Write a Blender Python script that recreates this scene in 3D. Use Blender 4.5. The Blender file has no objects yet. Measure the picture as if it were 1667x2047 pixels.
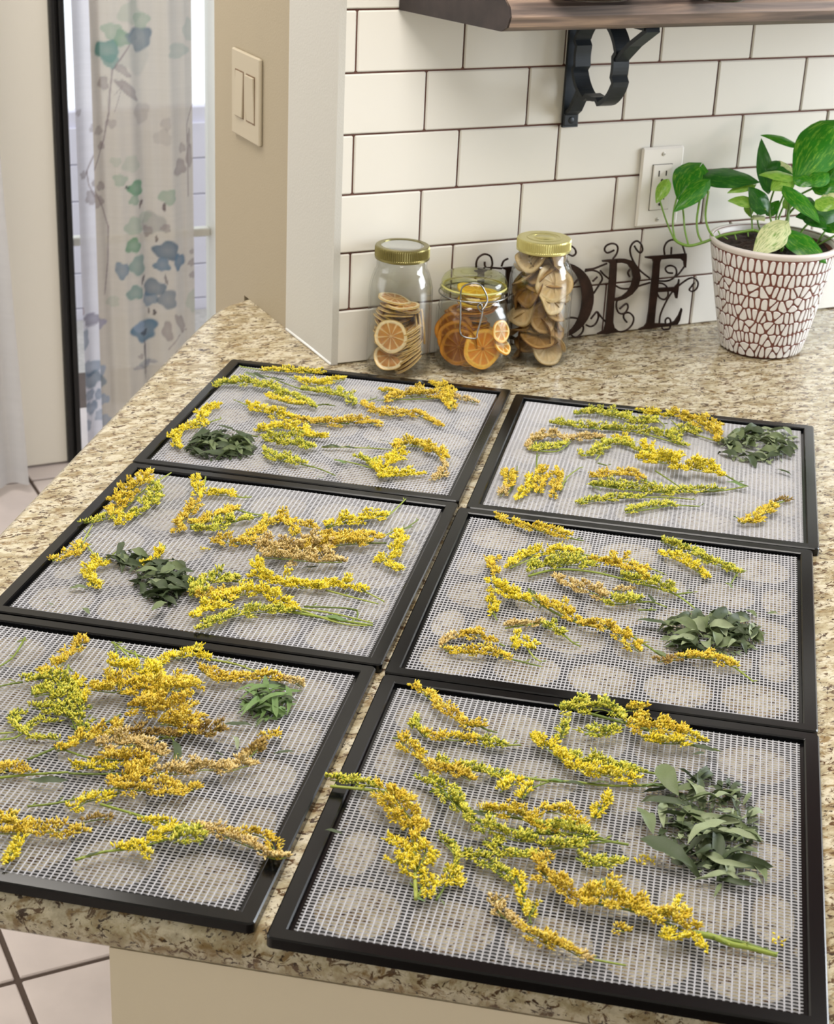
import bpy, math, random
from math import sin, cos, pi, sqrt, radians
from mathutils import Vector, Matrix, noise
import numpy as np
random.seed(7)
R = random.Random(11)
SC = bpy.context.scene
COL = SC.collection

# ------------------------------------------------------------------ camera
FPX, IW, IH = 3365.4, 1667.0, 2047.0
CPOS = Vector((-0.1493, -2.0234, 0.7620))
YAW, PITCH, ROLL = 0.4691, 0.4173, 0.0476
FW = Vector((sin(YAW) * cos(PITCH), cos(YAW) * cos(PITCH), -sin(PITCH)))
_r = FW.cross(Vector((0, 0, 1))).normalized()
_u = _r.cross(FW)
CR = cos(ROLL) * _r + sin(ROLL) * _u
CU = -sin(ROLL) * _r + cos(ROLL) * _u
cam = bpy.data.cameras.new('camera')
cam.sensor_fit = 'HORIZONTAL'
cam.sensor_width = 36
cam.lens = FPX / IW * 36
cam.clip_start = 0.05
cam.dof.use_dof = True
cam.dof.focus_distance = 1.62
cam.dof.aperture_fstop = 22
co = bpy.data.objects.new('camera', cam)
M = Matrix.Identity(4)
for i in range(3):
    M[i][0] = CR[i]; M[i][1] = CU[i]; M[i][2] = -FW[i]; M[i][3] = CPOS[i]
co.matrix_world = M
COL.objects.link(co)
SC.camera = co

# ------------------------------------------------------------------ world, lights, exposure
w = bpy.data.worlds.new('world'); SC.world = w
w.use_nodes = True
w.node_tree.nodes['Background'].inputs[0].default_value = (0.93, 0.96, 1.0, 1)
w.node_tree.nodes['Background'].inputs[1].default_value = 1.3
def area(name, loc, target, sx, sy, power, col):
    l = bpy.data.lights.new(name, 'AREA'); l.shape = 'RECTANGLE'
    l.size = sx; l.size_y = sy; l.energy = power; l.color = col
    o = bpy.data.objects.new(name, l); o.location = loc
    o.rotation_euler = (Vector(target) - Vector(loc)).to_track_quat('-Z', 'Y').to_euler()
    COL.objects.link(o)
area('window_light', (2.95, -0.95, 0.6), (0.9, -0.4, 0.05), 1.1, 0.9, 38, (0.88, 0.94, 1.0))
area('garden_side_window_light', (-1.4, 0.7, 0.25), (0.9, 0.9, -0.5), 1.5, 1.3, 11, (0.96, 0.97, 1.0))  # no window here: unseen fill added to brighten the door and floor
area('ceiling_light', (0.5, -0.85, 1.46), (0.5, -0.85, 0.0), 0.9, 0.9, 21, (1.0, 0.95, 0.89))
area('dining_ceiling_light', (0.25, 0.95, 1.46), (0.6, 1.4, -0.5), 0.8, 0.8, 24, (1.0, 0.95, 0.88))  # unseen overhead fill, added to lift the cream door in the far room
SC.view_settings.view_transform = 'Standard'
SC.view_settings.look = 'None'
SC.view_settings.gamma = 1
SC.view_settings.use_curve_mapping = False
SC.view_settings.exposure = 0.25
SC.render.use_simplify = False
SC.cycles.transparent_max_bounces = 24
SC.cycles.max_bounces = 10

# ------------------------------------------------------------------ pixel rays -> places on real planes
def ray(x, y):
    return FW + CR * ((x - IW / 2) / FPX) - CU * ((y - IH / 2) / FPX)
def onz(x, y, z=0.0):
    d = ray(x, y); return CPOS + d * ((z - CPOS.z) / d.z)
def ony(x, y, Y=0.0):
    d = ray(x, y); return CPOS + d * ((Y - CPOS.y) / d.y)
def onx(x, y, X=0.0):
    d = ray(x, y); return CPOS + d * ((X - CPOS.x) / d.x)
def ondepth(x, y, dep):
    return CPOS + ray(x, y) * dep
def depth(P):
    return (Vector(P) - CPOS).dot(FW)

# ------------------------------------------------------------------ helpers
def lin(c):
    return tuple(((v / 255) / 12.92 if v / 255 <= 0.04045 else ((v / 255 + 0.055) / 1.055) ** 2.4) for v in c) + (1,)
MATS = {}
def mat(name, col, rough=0.5, metal=0.0, attr=False, spec=0.5, coat=0.0, noise_amt=0.0, noise_scale=40, bump=0.0, bump_scale=200, transl=0.0):
    m = bpy.data.materials.new(name); m.use_nodes = True
    nt = m.node_tree; N = nt.nodes; L = nt.links
    b = N['Principled BSDF']
    c = lin(col)
    b.inputs['Base Color'].default_value = c
    b.inputs['Roughness'].default_value = rough
    b.inputs['Metallic'].default_value = metal
    b.inputs['Specular IOR Level'].default_value = spec
    b.inputs['Coat Weight'].default_value = coat
    src = None
    if attr:
        a = N.new('ShaderNodeAttribute'); a.attribute_name = 'Col'
        src = a.outputs['Color']
    tc = N.new('ShaderNodeTexCoord')
    if noise_amt > 0:
        n = N.new('ShaderNodeTexNoise'); n.inputs['Scale'].default_value = noise_scale
        n.inputs['Detail'].default_value = 5
        L.new(tc.outputs['Object'], n.inputs['Vector'])
        mx = N.new('ShaderNodeMix'); mx.data_type = 'RGBA'; mx.blend_type = 'MULTIPLY'
        mx.inputs[0].default_value = 1
        r = N.new('ShaderNodeMapRange')
        r.inputs[1].default_value = 0.3; r.inputs[2].default_value = 0.7
        r.inputs[3].default_value = 1 - noise_amt; r.inputs[4].default_value = 1 + noise_amt * 0.5
        L.new(n.outputs[0], r.inputs[0])
        if src: L.new(src, mx.inputs[6])
        else: mx.inputs[6].default_value = c
        L.new(r.outputs[0], mx.inputs[7])
        src = mx.outputs[2]
    if src: L.new(src, b.inputs['Base Color'])
    if bump > 0:
        n2 = N.new('ShaderNodeTexNoise'); n2.inputs['Scale'].default_value = bump_scale
        L.new(tc.outputs['Object'], n2.inputs['Vector'])
        bp = N.new('ShaderNodeBump'); bp.inputs['Strength'].default_value = bump
        bp.inputs['Distance'].default_value = 0.002
        L.new(n2.outputs[0], bp.inputs['Height']); L.new(bp.outputs[0], b.inputs['Normal'])
    if transl > 0:
        t = N.new('ShaderNodeBsdfTranslucent')
        if src: L.new(src, t.inputs[0])
        else: t.inputs[0].default_value = c
        ms = N.new('ShaderNodeMixShader'); ms.inputs[0].default_value = transl
        L.new(b.outputs[0], ms.inputs[1]); L.new(t.outputs[0], ms.inputs[2])
        L.new(ms.outputs[0], N['Material Output'].inputs[0])
    MATS[name] = m
    return m

class MB:
    def __init__(s): s.v = []; s.f = []; s.c = []; s.sm = []
    def add(s, vs, fs, col=None, smooth=False):
        o = len(s.v); s.v += [tuple(p) for p in vs]
        s.f += [tuple(i + o for i in f) for f in fs]
        s.sm += [smooth] * len(fs)
        if col is not None:
            if isinstance(col, list): s.c += col
            else: s.c += [col] * len(vs)
        elif s.c: s.c += [(1, 1, 1, 1)] * len(vs)
    def box(s, a, b, bev=0.0, col=None):
        x0, y0, z0 = a; x1, y1, z1 = b
        if bev <= 0:
            s.add([(x0, y0, z0), (x1, y0, z0), (x1, y1, z0), (x0, y1, z0), (x0, y0, z1), (x1, y0, z1), (x1, y1, z1), (x0, y1, z1)],
                  [(0, 3, 2, 1), (4, 5, 6, 7), (0, 1, 5, 4), (1, 2, 6, 5), (2, 3, 7, 6), (3, 0, 4, 7)], col)
        else:
            vs = []; B = bev
            for (sx, X) in ((1, x0), (-1, x1)):
                for (sy, Y) in ((1, y0), (-1, y1)):
                    for (sz, Z) in ((1, z0), (-1, z1)):
                        vs += [(X, Y + sy * B, Z + sz * B), (X + sx * B, Y, Z + sz * B), (X + sx * B, Y + sy * B, Z)]
            import bmesh
            bm = bmesh.new()
            for p in vs: bm.verts.new(p)
            r = bmesh.ops.convex_hull(bm, input=bm.verts)
            bmesh.ops.dissolve_limit(bm, angle_limit=0.01, verts=bm.verts, edges=bm.edges)
            bm.verts.index_update()
            s.add([v.co[:] for v in bm.verts], [tuple(v.index for v in f.verts) for f in bm.faces], col)
            bm.free()
    def tube(s, pts, r, n=6, col=None, cap=True, flat=1.0):
        P = [Vector(p) for p in pts]
        if len(P) < 2: return
        rs = r if isinstance(r, (list, tuple)) else [r] * len(P)
        vs = []; fs = []
        ref = Vector((0, 0, 1))
        prev = None
        for i, p in enumerate(P):
            t = (P[min(i + 1, len(P) - 1)] - P[max(i - 1, 0)])
            if t.length < 1e-9: t = Vector((1, 0, 0))
            t.normalize()
            if prev is None:
                a = t.cross(ref)
                if a.length < 0.05: a = t.cross(Vector((0, 1, 0)))
            else:
                a = prev - t * prev.dot(t)
                if a.length < 1e-4: a = t.cross(ref)
            a.normalize(); b = t.cross(a); prev = a
            for k in range(n):
                an = 2 * pi * k / n
                vs.append(p + (a * cos(an) + b * sin(an) * flat) * rs[i])
        m = len(P)
        for i in range(m - 1):
            for k in range(n):
                k2 = (k + 1) % n
                fs.append((i * n + k, i * n + k2, (i + 1) * n + k2, (i + 1) * n + k))
        if cap:
            fs.append(tuple(range(n - 1, -1, -1))); fs.append(tuple((m - 1) * n + k for k in range(n)))
        s.add(vs, fs, col, True)
    def lathe(s, prof, n=32, col=None, cen=(0, 0, 0), smooth=True, cap0=False, cap1=False, fn=None):
        vs = []; fs = []
        for (r, z) in prof:
            for k in range(n):
                a = 2 * pi * k / n
                rr = fn(a, r, z) if fn else r
                vs.append((cen[0] + rr * cos(a), cen[1] + rr * sin(a), cen[2] + z))
        for i in range(len(prof) - 1):
            for k in range(n):
                k2 = (k + 1) % n
                fs.append((i * n + k, i * n + k2, (i + 1) * n + k2, (i + 1) * n + k))
        if cap0: fs.append(tuple(range(n - 1, -1, -1)))
        if cap1: fs.append(tuple((len(prof) - 1) * n + k for k in range(n)))
        s.add(vs, fs, col, smooth)
    def prism(s, poly, z0, z1, col=None):
        n = len(poly)
        s.add([(p[0], p[1], z0) for p in poly] + [(p[0], p[1], z1) for p in poly],
              [tuple(range(n - 1, -1, -1)), tuple(range(n, 2 * n))] + [(i, (i + 1) % n, n + (i + 1) % n, n + i) for i in range(n)], col)
    def mesh(s, name, m):
        me = bpy.data.meshes.new(name)
        me.from_pydata(s.v, [], s.f)
        me.polygons.foreach_set('use_smooth', s.sm)
        if s.c:
            at = me.color_attributes.new('Col', 'FLOAT_COLOR', 'POINT')
            at.data.foreach_set('color', np.array(s.c, dtype=np.float32).ravel())
        if m: me.materials.append(m)
        me.update()
        return me
    def build(s, name, m, parent=None, loc=None):
        return link(name, s.mesh(name, m), parent, loc)
def link(name, me, parent=None, loc=None):
    o = bpy.data.objects.new(name, me); COL.objects.link(o)
    if parent: o.parent = parent
    if loc is not None: o.location = loc
    return o
def tag(o, label=None, cat=None, group=None, kind=None):
    if label: o['label'] = label
    if cat: o['category'] = cat
    if group: o['group'] = group
    if kind: o['kind'] = kind
    return o
def thing(name, label, cat, loc=(0, 0, 0), rz=0.0, group=None):
    o = bpy.data.objects.new(name, None); COL.objects.link(o)
    o.empty_display_size = 0.02
    o.location = loc; o.rotation_euler = (0, 0, rz)
    return tag(o, label, cat, group)
def smoothpath(pts, k=5):
    P = [Vector(p) for p in pts]
    if len(P) < 3: 
        return [P[0].lerp(P[-1], i / k) for i in range(k + 1)]
    out = []
    for i in range(len(P) - 1):
        p0 = P[max(i - 1, 0)]; p1 = P[i]; p2 = P[i + 1]; p3 = P[min(i + 2, len(P) - 1)]
        for j in range(k):
            t = j / k
            out.append(0.5 * ((2 * p1) + (p2 - p0) * t + (2 * p0 - 5 * p1 + 4 * p2 - p3) * t * t + (3 * p1 - p0 - 3 * p2 + p3) * t ** 3))
    out.append(P[-1]); return out

# ------------------------------------------------------------------ materials
black = mat('black_plastic', (7, 8, 10), rough=0.18, spec=0.38)
blackmat = mat('black_lattice_plastic', (17, 17, 18), rough=0.45)
white_mesh = mat('white_polypropylene', (200, 200, 206), rough=0.35, transl=0.15)
wall_white = mat('white_wall_paint', (192, 190, 184), rough=0.6, bump=0.15, bump_scale=350)
wall_beige = mat('beige_wall_paint', (162, 150, 128), rough=0.6, bump=0.15, bump_scale=350)  # wall goes from white to beige past the rounded corner
paint_cream = mat('cream_paint', (236, 232, 220), rough=0.5)
paint_cab = mat('cabinet_paint', (232, 220, 198), rough=0.45)
ceilm = mat('ceiling_paint', (235, 232, 224), rough=0.8)
tile_m = mat('white_glazed_ceramic', (224, 221, 214), rough=0.09, spec=0.6, bump=0.06, bump_scale=22)
grout_m = mat('brown_grout', (96, 62, 52), rough=0.85, noise_amt=0.15, noise_scale=60)
floor_grout = mat('floor_grout', (84, 70, 62), rough=0.9)
floor_m = mat('beige_floor_ceramic', (214, 203, 200), rough=0.4, noise_amt=0.12, noise_scale=9)
iron = mat('black_wrought_iron', (40, 46, 52), rough=0.42, metal=0.3, noise_amt=0.2, noise_scale=60)
rust = mat('bronzed_dark_metal', (52, 34, 28), rough=0.38, metal=0.5, noise_amt=0.55, noise_scale=55)
plate_m = mat('white_plastic_plate', (232, 228, 222), rough=0.25)
plate2_m = mat('ivory_plastic_plate', (176, 165, 144), rough=0.35)
slot_m = mat('dark_slot', (40, 34, 30), rough=0.6)
screw_m = mat('painted_screw', (205, 200, 190), rough=0.3)
gold = mat('gold_lid_metal', (208, 200, 136), rough=0.3, metal=0.75)
brass = mat('tarnished_brass_band', (136, 128, 82), rough=0.28, metal=0.85)
steel = mat('steel_wire', (150, 150, 150), rough=0.25, metal=1.0)
silver = mat('silver_lid_disc', (196, 198, 196), rough=0.22, metal=0.8)
soil_m = mat('potting_soil', (52, 38, 32), rough=0.95, noise_amt=0.6, noise_scale=160, bump=0.6, bump_scale=300)
potin_m = mat('pot_brown_clay', (112, 62, 52), rough=0.55)
potcell_m = mat('pot_white_glaze', (226, 224, 224), rough=0.35)
potrim_m = mat('pot_rim_glaze', (214, 206, 202), rough=0.4)
stem_m = mat('pothos_stem_green', (112, 150, 58), rough=0.4, noise_amt=0.2)
flower_m = mat('goldenrod_florets', (255, 255, 255), rough=0.6, attr=True, transl=0.12, spec=0.25)
gstem_m = mat('goldenrod_stem', (255, 255, 255), rough=0.55, attr=True, transl=0.1)
slice_m = mat('citrus_flesh', (255, 255, 255), rough=0.45, attr=True, transl=0.28)
leafdry = [mat('dried_leaf_' + n, c, rough=0.6, noise_amt=0.22, noise_scale=90, transl=0.12) for n, c in
           (('dark', (66, 80, 50)), ('mid', (106, 120, 80)), ('grey', (142, 154, 118)), ('fresh', (104, 132, 74)))]
dark_crock = mat('dark_glazed_crock', (34, 20, 20), rough=0.2)
darkstrip = mat('black_weatherstrip', (20, 20, 20), rough=0.5)
ext_m = mat('pale_exterior_siding', (226, 224, 240), rough=0.8)

def glass_mat(name, tint, f=1.0):
    m = bpy.data.materials.new(name); m.use_nodes = True
    nt = m.node_tree; N = nt.nodes; L = nt.links
    N.remove(N['Principled BSDF'])
    tr = N.new('ShaderNodeBsdfTransparent'); tr.inputs[0].default_value = tint
    gl = N.new('ShaderNodeBsdfGlossy'); gl.inputs['Roughness'].default_value = 0.03
    fr = N.new('ShaderNodeLayerWeight'); fr.inputs[0].default_value = 0.5
    pw = N.new('ShaderNodeMath'); pw.operation = 'POWER'; pw.inputs[1].default_value = 3.5
    mm = N.new('ShaderNodeMath'); mm.operation = 'MULTIPLY_ADD'; mm.inputs[1].default_value = 0.75 * f; mm.inputs[2].default_value = 0.05 * f
    ms = N.new('ShaderNodeMixShader')
    L.new(fr.outputs['Facing'], pw.inputs[0]); L.new(pw.outputs[0], mm.inputs[0]); L.new(mm.outputs[0], ms.inputs[0]); L.new(tr.outputs[0], ms.inputs[1]); L.new(gl.outputs[0], ms.inputs[2])
    L.new(ms.outputs[0], N['Material Output'].inputs[0])
    return m
glass = glass_mat('clear_jar_glass', (0.985, 0.99, 0.983, 1), 0.9)
glass_lid = glass_mat('thick_lid_glass', (0.90, 0.92, 0.68, 1), 1.0)
pane_m = glass_mat('window_pane_glass', (0.97, 0.98, 0.98, 1), 0.6)

def granite():
    m = bpy.data.materials.new('speckled_granite'); m.use_nodes = True
    nt = m.node_tree; N = nt.nodes; L = nt.links
    b = N['Principled BSDF']; b.inputs['Roughness'].default_value = 0.17
    b.inputs['Specular IOR Level'].default_value = 0.5
    tc = N.new('ShaderNodeTexCoord')
    mp = N.new('ShaderNodeMapping'); mp.inputs['Rotation'].default_value = (0, 0, 0.42); mp.inputs['Scale'].default_value = (0.72, 1.25, 1)
    L.new(tc.outputs['Object'], mp.inputs[0])
    def nz(scale, det, rough=0.6, dist=0.0):
        n = N.new('ShaderNodeTexNoise'); n.inputs['Scale'].default_value = scale; n.inputs['Detail'].default_value = det
        n.inputs['Roughness'].default_value = rough; n.inputs['Distortion'].default_value = dist
        L.new(mp.outputs[0], n.inputs['Vector']); return n.outputs[0]
    def ramp(src, stops):
        r = N.new('ShaderNodeValToRGB'); e = r.color_ramp.elements
        e[0].position, e[0].color = stops[0]; e[1].position, e[1].color = stops[-1]
        for p, c in stops[1:-1]:
            q = e.new(p); q.color = c
        L.new(src, r.inputs[0]); return r.outputs[0]
    base = ramp(nz(38, 5, 0.65), [(0.3, lin((138, 122, 92))), (0.46, lin((174, 162, 132))), (0.56, lin((206, 197, 174))), (0.72, lin((160, 150, 128)))])
    g = (0, 0, 0, 1); wt = (1, 1, 1, 1)
    def mix(fac, a, bcol):
        x = N.new('ShaderNodeMix'); x.data_type = 'RGBA'
        L.new(fac, x.inputs[0]); L.new(a, x.inputs[6])
        x.inputs[7].default_value = bcol
        return x.outputs[2]
    c = base
    c = mix(ramp(nz(78, 4, 0.65, 0.7), [(0.52, g), (0.64, wt)]), c, lin((138, 116, 80)))
    c = mix(ramp(nz(112, 4, 0.68, 1.0), [(0.555, g), (0.60, wt)]), c, lin((92, 70, 48)))
    c = mix(ramp(nz(58, 5, 0.72, 1.4), [(0.60, g), (0.635, wt)]), c, lin((62, 44, 34)))
    c = mix(ramp(nz(190, 2, 0.6, 0.5), [(0.63, g), (0.68, wt)]), c, lin((64, 52, 42)))
    L.new(c, b.inputs['Base Color'])
    return m
granite_m = granite()

def wood():
    m = bpy.data.materials.new('stained_shelf_wood'); m.use_nodes = True
    nt = m.node_tree; N = nt.nodes; L = nt.links
    b = N['Principled BSDF']; b.inputs['Roughness'].default_value = 0.45
    tc = N.new('ShaderNodeTexCoord'); mp = N.new('ShaderNodeMapping'); mp.inputs['Scale'].default_value = (3, 45, 60)
    L.new(tc.outputs['Object'], mp.inputs[0])
    n = N.new('ShaderNodeTexNoise'); n.inputs['Scale'].default_value = 1.6; n.inputs['Detail'].default_value = 6; n.inputs['Distortion'].default_value = 0.6
    L.new(mp.outputs[0], n.inputs['Vector'])
    r = N.new('ShaderNodeValToRGB'); e = r.color_ramp.elements
    e[0].position = 0.32; e[0].color = lin((60, 50, 46)); e[1].position = 0.7; e[1].color = lin((158, 134, 116))
    q = e.new(0.5); q.color = lin((108, 92, 84))
    L.new(n.outputs[0], r.inputs[0]); L.new(r.outputs[0], b.inputs['Base Color'])
    return m
wood_m = wood()
endgrain_m = mat('dark_end_grain', (52, 42, 40), rough=0.6, noise_amt=0.45, noise_scale=45)

def pothos_mat(name, g1, g2, lo, hi):
    m = bpy.data.materials.new(name); m.use_nodes = True
    nt = m.node_tree; N = nt.nodes; L = nt.links
    b = N['Principled BSDF']; b.inputs['Roughness'].default_value = 0.28; b.inputs['Specular IOR Level'].default_value = 0.5
    tc = N.new('ShaderNodeTexCoord')
    mp = N.new('ShaderNodeMapping'); mp.inputs['Scale'].default_value = (1, 1, 1)
    L.new(tc.outputs['UV'], mp.inputs[0]); mp.inputs['Scale'].default_value = (2.2, 7, 1)
    n = N.new('ShaderNodeTexNoise'); n.inputs['Scale'].default_value = 2.2; n.inputs['Detail'].default_value = 6; n.inputs['Roughness'].default_value = 0.7
    L.new(mp.outputs[0], n.inputs['Vector'])
    r = N.new('ShaderNodeValToRGB'); e = r.color_ramp.elements
    e[0].position = lo; e[0].color = lin(g1); e[1].position = hi; e[1].color = lin(g2)
    L.new(n.outputs[0], r.inputs[0]); L.new(r.outputs[0], b.inputs['Base Color'])
    t = N.new('ShaderNodeBsdfTranslucent'); L.new(r.outputs[0], t.inputs[0])
    ms = N.new('ShaderNodeMixShader'); ms.inputs[0].default_value = 0.3
    L.new(b.outputs[0], ms.inputs[1]); L.new(t.outputs[0], ms.inputs[2]); L.new(ms.outputs[0], N['Material Output'].inputs[0])
    return m
pm_green = pothos_mat('pothos_leaf_green', (44, 122, 26), (150, 196, 70), 0.5, 0.72)
pm_dark = pothos_mat('pothos_leaf_dark', (34, 96, 28), (96, 150, 52), 0.5, 0.75)
pm_lime = pothos_mat('pothos_leaf_lime', (104, 160, 48), (176, 206, 96), 0.4, 0.7)
pm_cream = pothos_mat('pothos_leaf_cream', (120, 158, 70), (226, 230, 178), 0.36, 0.52)

def curtain_mat(name, dif, trans, tfac):
    m = bpy.data.materials.new(name); m.use_nodes = True
    nt = m.node_tree; N = nt.nodes; L = nt.links
    N.remove(N['Principled BSDF'])
    a = N.new('ShaderNodeAttribute'); a.attribute_name = 'Col'
    d = N.new('ShaderNodeBsdfDiffuse'); t = N.new('ShaderNodeBsdfTranslucent'); tp = N.new('ShaderNodeBsdfTransparent')
    L.new(a.outputs[0], d.inputs[0]); L.new(a.outputs[0], t.inputs[0])
    m1 = N.new('ShaderNodeMixShader'); m1.inputs[0].default_value = dif
    m2 = N.new('ShaderNodeMixShader'); m2.inputs[0].default_value = tfac
    L.new(d.outputs[0], m1.inputs[1]); L.new(t.outputs[0], m1.inputs[2])
    L.new(m1.outputs[0], m2.inputs[1]); L.new(tp.outputs[0], m2.inputs[2]); L.new(m2.outputs[0], N['Material Output'].inputs[0])
    return m
curt_m = curtain_mat('printed_sheer_fabric', 0.3, 0, 0.08)

# ------------------------------------------------------------------ counter, cabinet
nA = Vector((-0.8148, 0.5797)); vA = Vector((0.5797, 0.8148)); eF = Vector((0.8036, -0.5952))
cnr = Vector((-0.153, -0.855))
def rnd(poly_c, p, a, b, r, n=6):
    a = Vector(a).normalized(); b = Vector(b).normalized(); out = []
    p = Vector(p)
    for i in range(n + 1):
        t = i / n
        q = (1 - t) ** 2 * (p + a * r) + 2 * t * (1 - t) * p + t * t * (p + b * r)
        out.append(q)
    return out
poly = []
poly += rnd(None, cnr, vA, eF, 0.03)
far = cnr + eF * 1.55
poly += [far, Vector((2.7, far.y)), Vector((2.7, 0.03)), Vector((0.7345 + 0.02, 0.03))]
poly += [Vector((0.7545, 0.352)), Vector((0.712, 0.325)), Vector((0.692, 0.316)), Vector((0.672, 0.298)), Vector((0.652, 0.276)), Vector((0.625, 0.241)), Vector((0.5583, 0.1494))]
def inset(pl, d):
    n = len(pl); out = []
    for i in range(n):
        a = pl[i - 1]; b = pl[i]; c = pl[(i + 1) % n]
        e1 = (b - a).normalized(); e2 = (c - b).normalized()
        n1 = Vector((-e1.y, e1.x)); n2 = Vector((-e2.y, e2.x))
        m = n1 + n2
        if m.length < 1e-6: m = n1
        m.normalize(); k = d / max(m.dot(n1), 0.4)
        out.append(b + m * k)
    return out
area_ = sum(poly[i - 1].x * poly[i].y - poly[i].x * poly[i - 1].y for i in range(len(poly)))
if area_ < 0: poly.reverse()
mb = MB()
TH = 0.038
prof = [(0.02, -TH), (0.008, -TH), (0.002, -TH + 0.006), (0.0, -TH / 2), (0.002, -0.010), (0.006, -0.003), (0.012, 0.0)]
rings = []
for d, z in prof:
    rings.append([(p.x, p.y, z) for p in inset(poly, d)])
n = len(poly); vs = [p for r_ in rings for p in r_]; fs = []
for i in range(len(prof) - 1):
    for k in range(n):
        k2 = (k + 1) % n; fs.append((i * n + k, i * n + k2, (i + 1) * n + k2, (i + 1) * n + k))
mb.add(vs, fs, None, True)
mb.add(rings[-1], [tuple(range(n))]); mb.add(rings[0], [tuple(range(n - 1, -1, -1))])
tag(mb.build('granite_countertop', granite_m), 'beige and brown speckled granite countertop with rounded edge', 'countertop')
FLZ = -0.91
cab = thing('base_cabinet', 'plain beige cabinet base under the granite countertop', 'cabinet')
c0 = Vector((0.1125, -1.0425)); c1 = c0 + eF * 1.2; c2 = c1 + vA * 0.45; c3 = c0 + vA * 0.45
mb = MB(); mb.prism([c0, c1, c2, c3], FLZ, -TH - 0.0005)
mb.build('body', paint_cab, cab)
mb = MB(); mb.prism([c0 - vA * 0.006 + eF * 0.03, c1 - vA * 0.006, c1 + vA * 0.001, c0 + eF * 0.03 + vA * 0.001], FLZ, FLZ + 0.09)
mb.build('toe_board', paint_cab, cab)

# ------------------------------------------------------------------ floor
mb = MB(); mb.box((-1.5, -3.0, FLZ - 0.05), (4.0, 2.6, FLZ - 0.004))
fl = mb.build('floor', floor_grout); tag(fl, kind='structure')
PX, PY, G = 0.477, 0.461, 0.0045
mb = MB(); mb.box((-PX / 2 + G, -PY / 2 + G, -0.03), (PX / 2 - G, PY / 2 - G, 0.0), 0.002)
tm = mb.mesh('floor_tile', floor_m)
for i in range(-3, 5):
    for j in range(-4, 5):
        link('tile', tm, fl, (0.253 + PX * (i + 0.5), 0.005 + PY * (j + 0.5), FLZ + R.uniform(-0.0006, 0.0006)))

# ------------------------------------------------------------------ tiled wall
mb = MB(); mb.box((0.742, 0.0028, 0.0003), (2.7, 0.17, 1.5))
wt_ = mb.build('wall_back_splash', grout_m); wt_.name = 'wall_tiled'; tag(wt_, kind='structure')
TX0, TZ0, TPX, TPZ, TG = 0.758, 0.0772, 0.1556, 0.0794, 0.0013
tmesh = {}
def wtile(x0, x1, z0, z1):
    w_, h_ = round(x1 - x0, 4), round(z1 - z0, 4)
    if (w_, h_) not in tmesh:
        m_ = MB(); m_.box((0, 0, 0), (w_, 0.012, h_), 0.0016)
        # soft pillowed face edge
        tmesh[(w_, h_)] = m_.mesh('tile', tile_m)
    o = link('tile', tmesh[(w_, h_)], wt_, (x0, R.uniform(-0.0003, 0.0003), z0))
    o.rotation_euler = (R.uniform(-0.004, 0.004), 0, R.uniform(-0.0025, 0.0025))
for k in range(-1, 9):
    z0 = TZ0 + TPZ * k + TG; z1 = TZ0 + TPZ * (k + 1) - TG
    if k == -1: z0 = 0.001
    off = 0 if k % 2 == 0 else 0.6576 * TPX
    n0 = -1
    while True:
        a = TX0 + off + TPX * n0 + TG; b = a + TPX - 2 * TG
        n0 += 1
        if b < 0.742: continue
        if a > 2.3: break
        wtile(max(a, 0.7345), b, z0, z1)
# jamb wall beside the tiles and the wall that carries the switch
mb = MB()
pr = [(0.7325, 0.0)]
pl = [(0.7325, -0.0005), (0.7325, 0.165)]
for i in range(7):
    a = pi - i * (pi / 2) / 6
    pl.append((0.7385 + 0.006 * cos(a), 0.165 + 0.012 * sin(a)))
pl += [(0.78, 0.177), (0.78, 0.0145), (0.7422, 0.0145), (0.7422, -0.0005)]
pl.reverse()
mb.prism(pl, 0.0003, 1.5)
tag(mb.build('wall_jamb', wall_white), kind='structure')
mb = MB(); mb.prism([(0.7345, 0.171), (0.80, 0.171), (0.80, 0.478), (0.7345, 0.478)], 0.0003, 1.5); mb.prism([(0.757, 0.04), (0.80, 0.04), (0.80, 0.478), (0.7345, 0.478), (0.7345, 0.347), (0.757, 0.347)], FLZ, 0.0003)
tag(mb.build('wall_switch_side', wall_beige), kind='structure')
mb = MB(); mb.tube([(0.7325, 0.0, 0.0016), (0.7325, 0.08, 0.0022), (0.7325, 0.165, 0.0016)], 0.0022, 6)
tag(mb.build('trim_1', mat('white_caulk', (228, 228, 226), rough=0.4)), kind='structure')

# ------------------------------------------------------------------ ceiling and far room
mb = MB(); mb.box((-1.56, -3.06, 1.5), (4.0, 2.0, 1.55))
tag(mb.build('ceiling', ceilm), kind='structure')
YB = 1.96
mb = MB(); mb.box((-1.56, -3.0, FLZ), (-1.5, 2.6, 1.5)); tag(mb.build('wall_left', paint_cream), kind='structure')
mb = MB(); mb.box((-1.56, -3.06, FLZ), (4.0, -3.0, 1.5)); tag(mb.build('wall_rear', paint_cream), kind='structure')
mb = MB(); mb.box((-1.2, YB, FLZ), (0.60, YB + 0.08, 1.5)); mb.box((1.262, YB, FLZ), (4.0, YB + 0.08, 1.5)); mb.box((0.6, YB, 1.25), (1.262, YB + 0.08, 1.5))
tag(mb.build('wall_far', paint_cream), kind='structure')
mb = MB(); mb.box((0.59, YB - 0.035, FLZ + 0.006), (0.846, YB + 0.01, 1.25), 0.003)
dr = mb.build('door_1', paint_cream); tag(dr, kind='structure')
mb = MB(); mb.box((0.846, YB - 0.05, FLZ + 0.006), (0.858, YB + 0.02, 1.25), 0.002)
mb.box((0.858, YB - 0.038, FLZ + 0.006), (0.866, YB + 0.02, 1.25), 0.002)
mb.box((0.866, YB - 0.05, FLZ + 0.006), (0.879, YB + 0.02, 1.25), 0.002)
mb.build('weatherstrip', darkstrip, dr)
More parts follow.
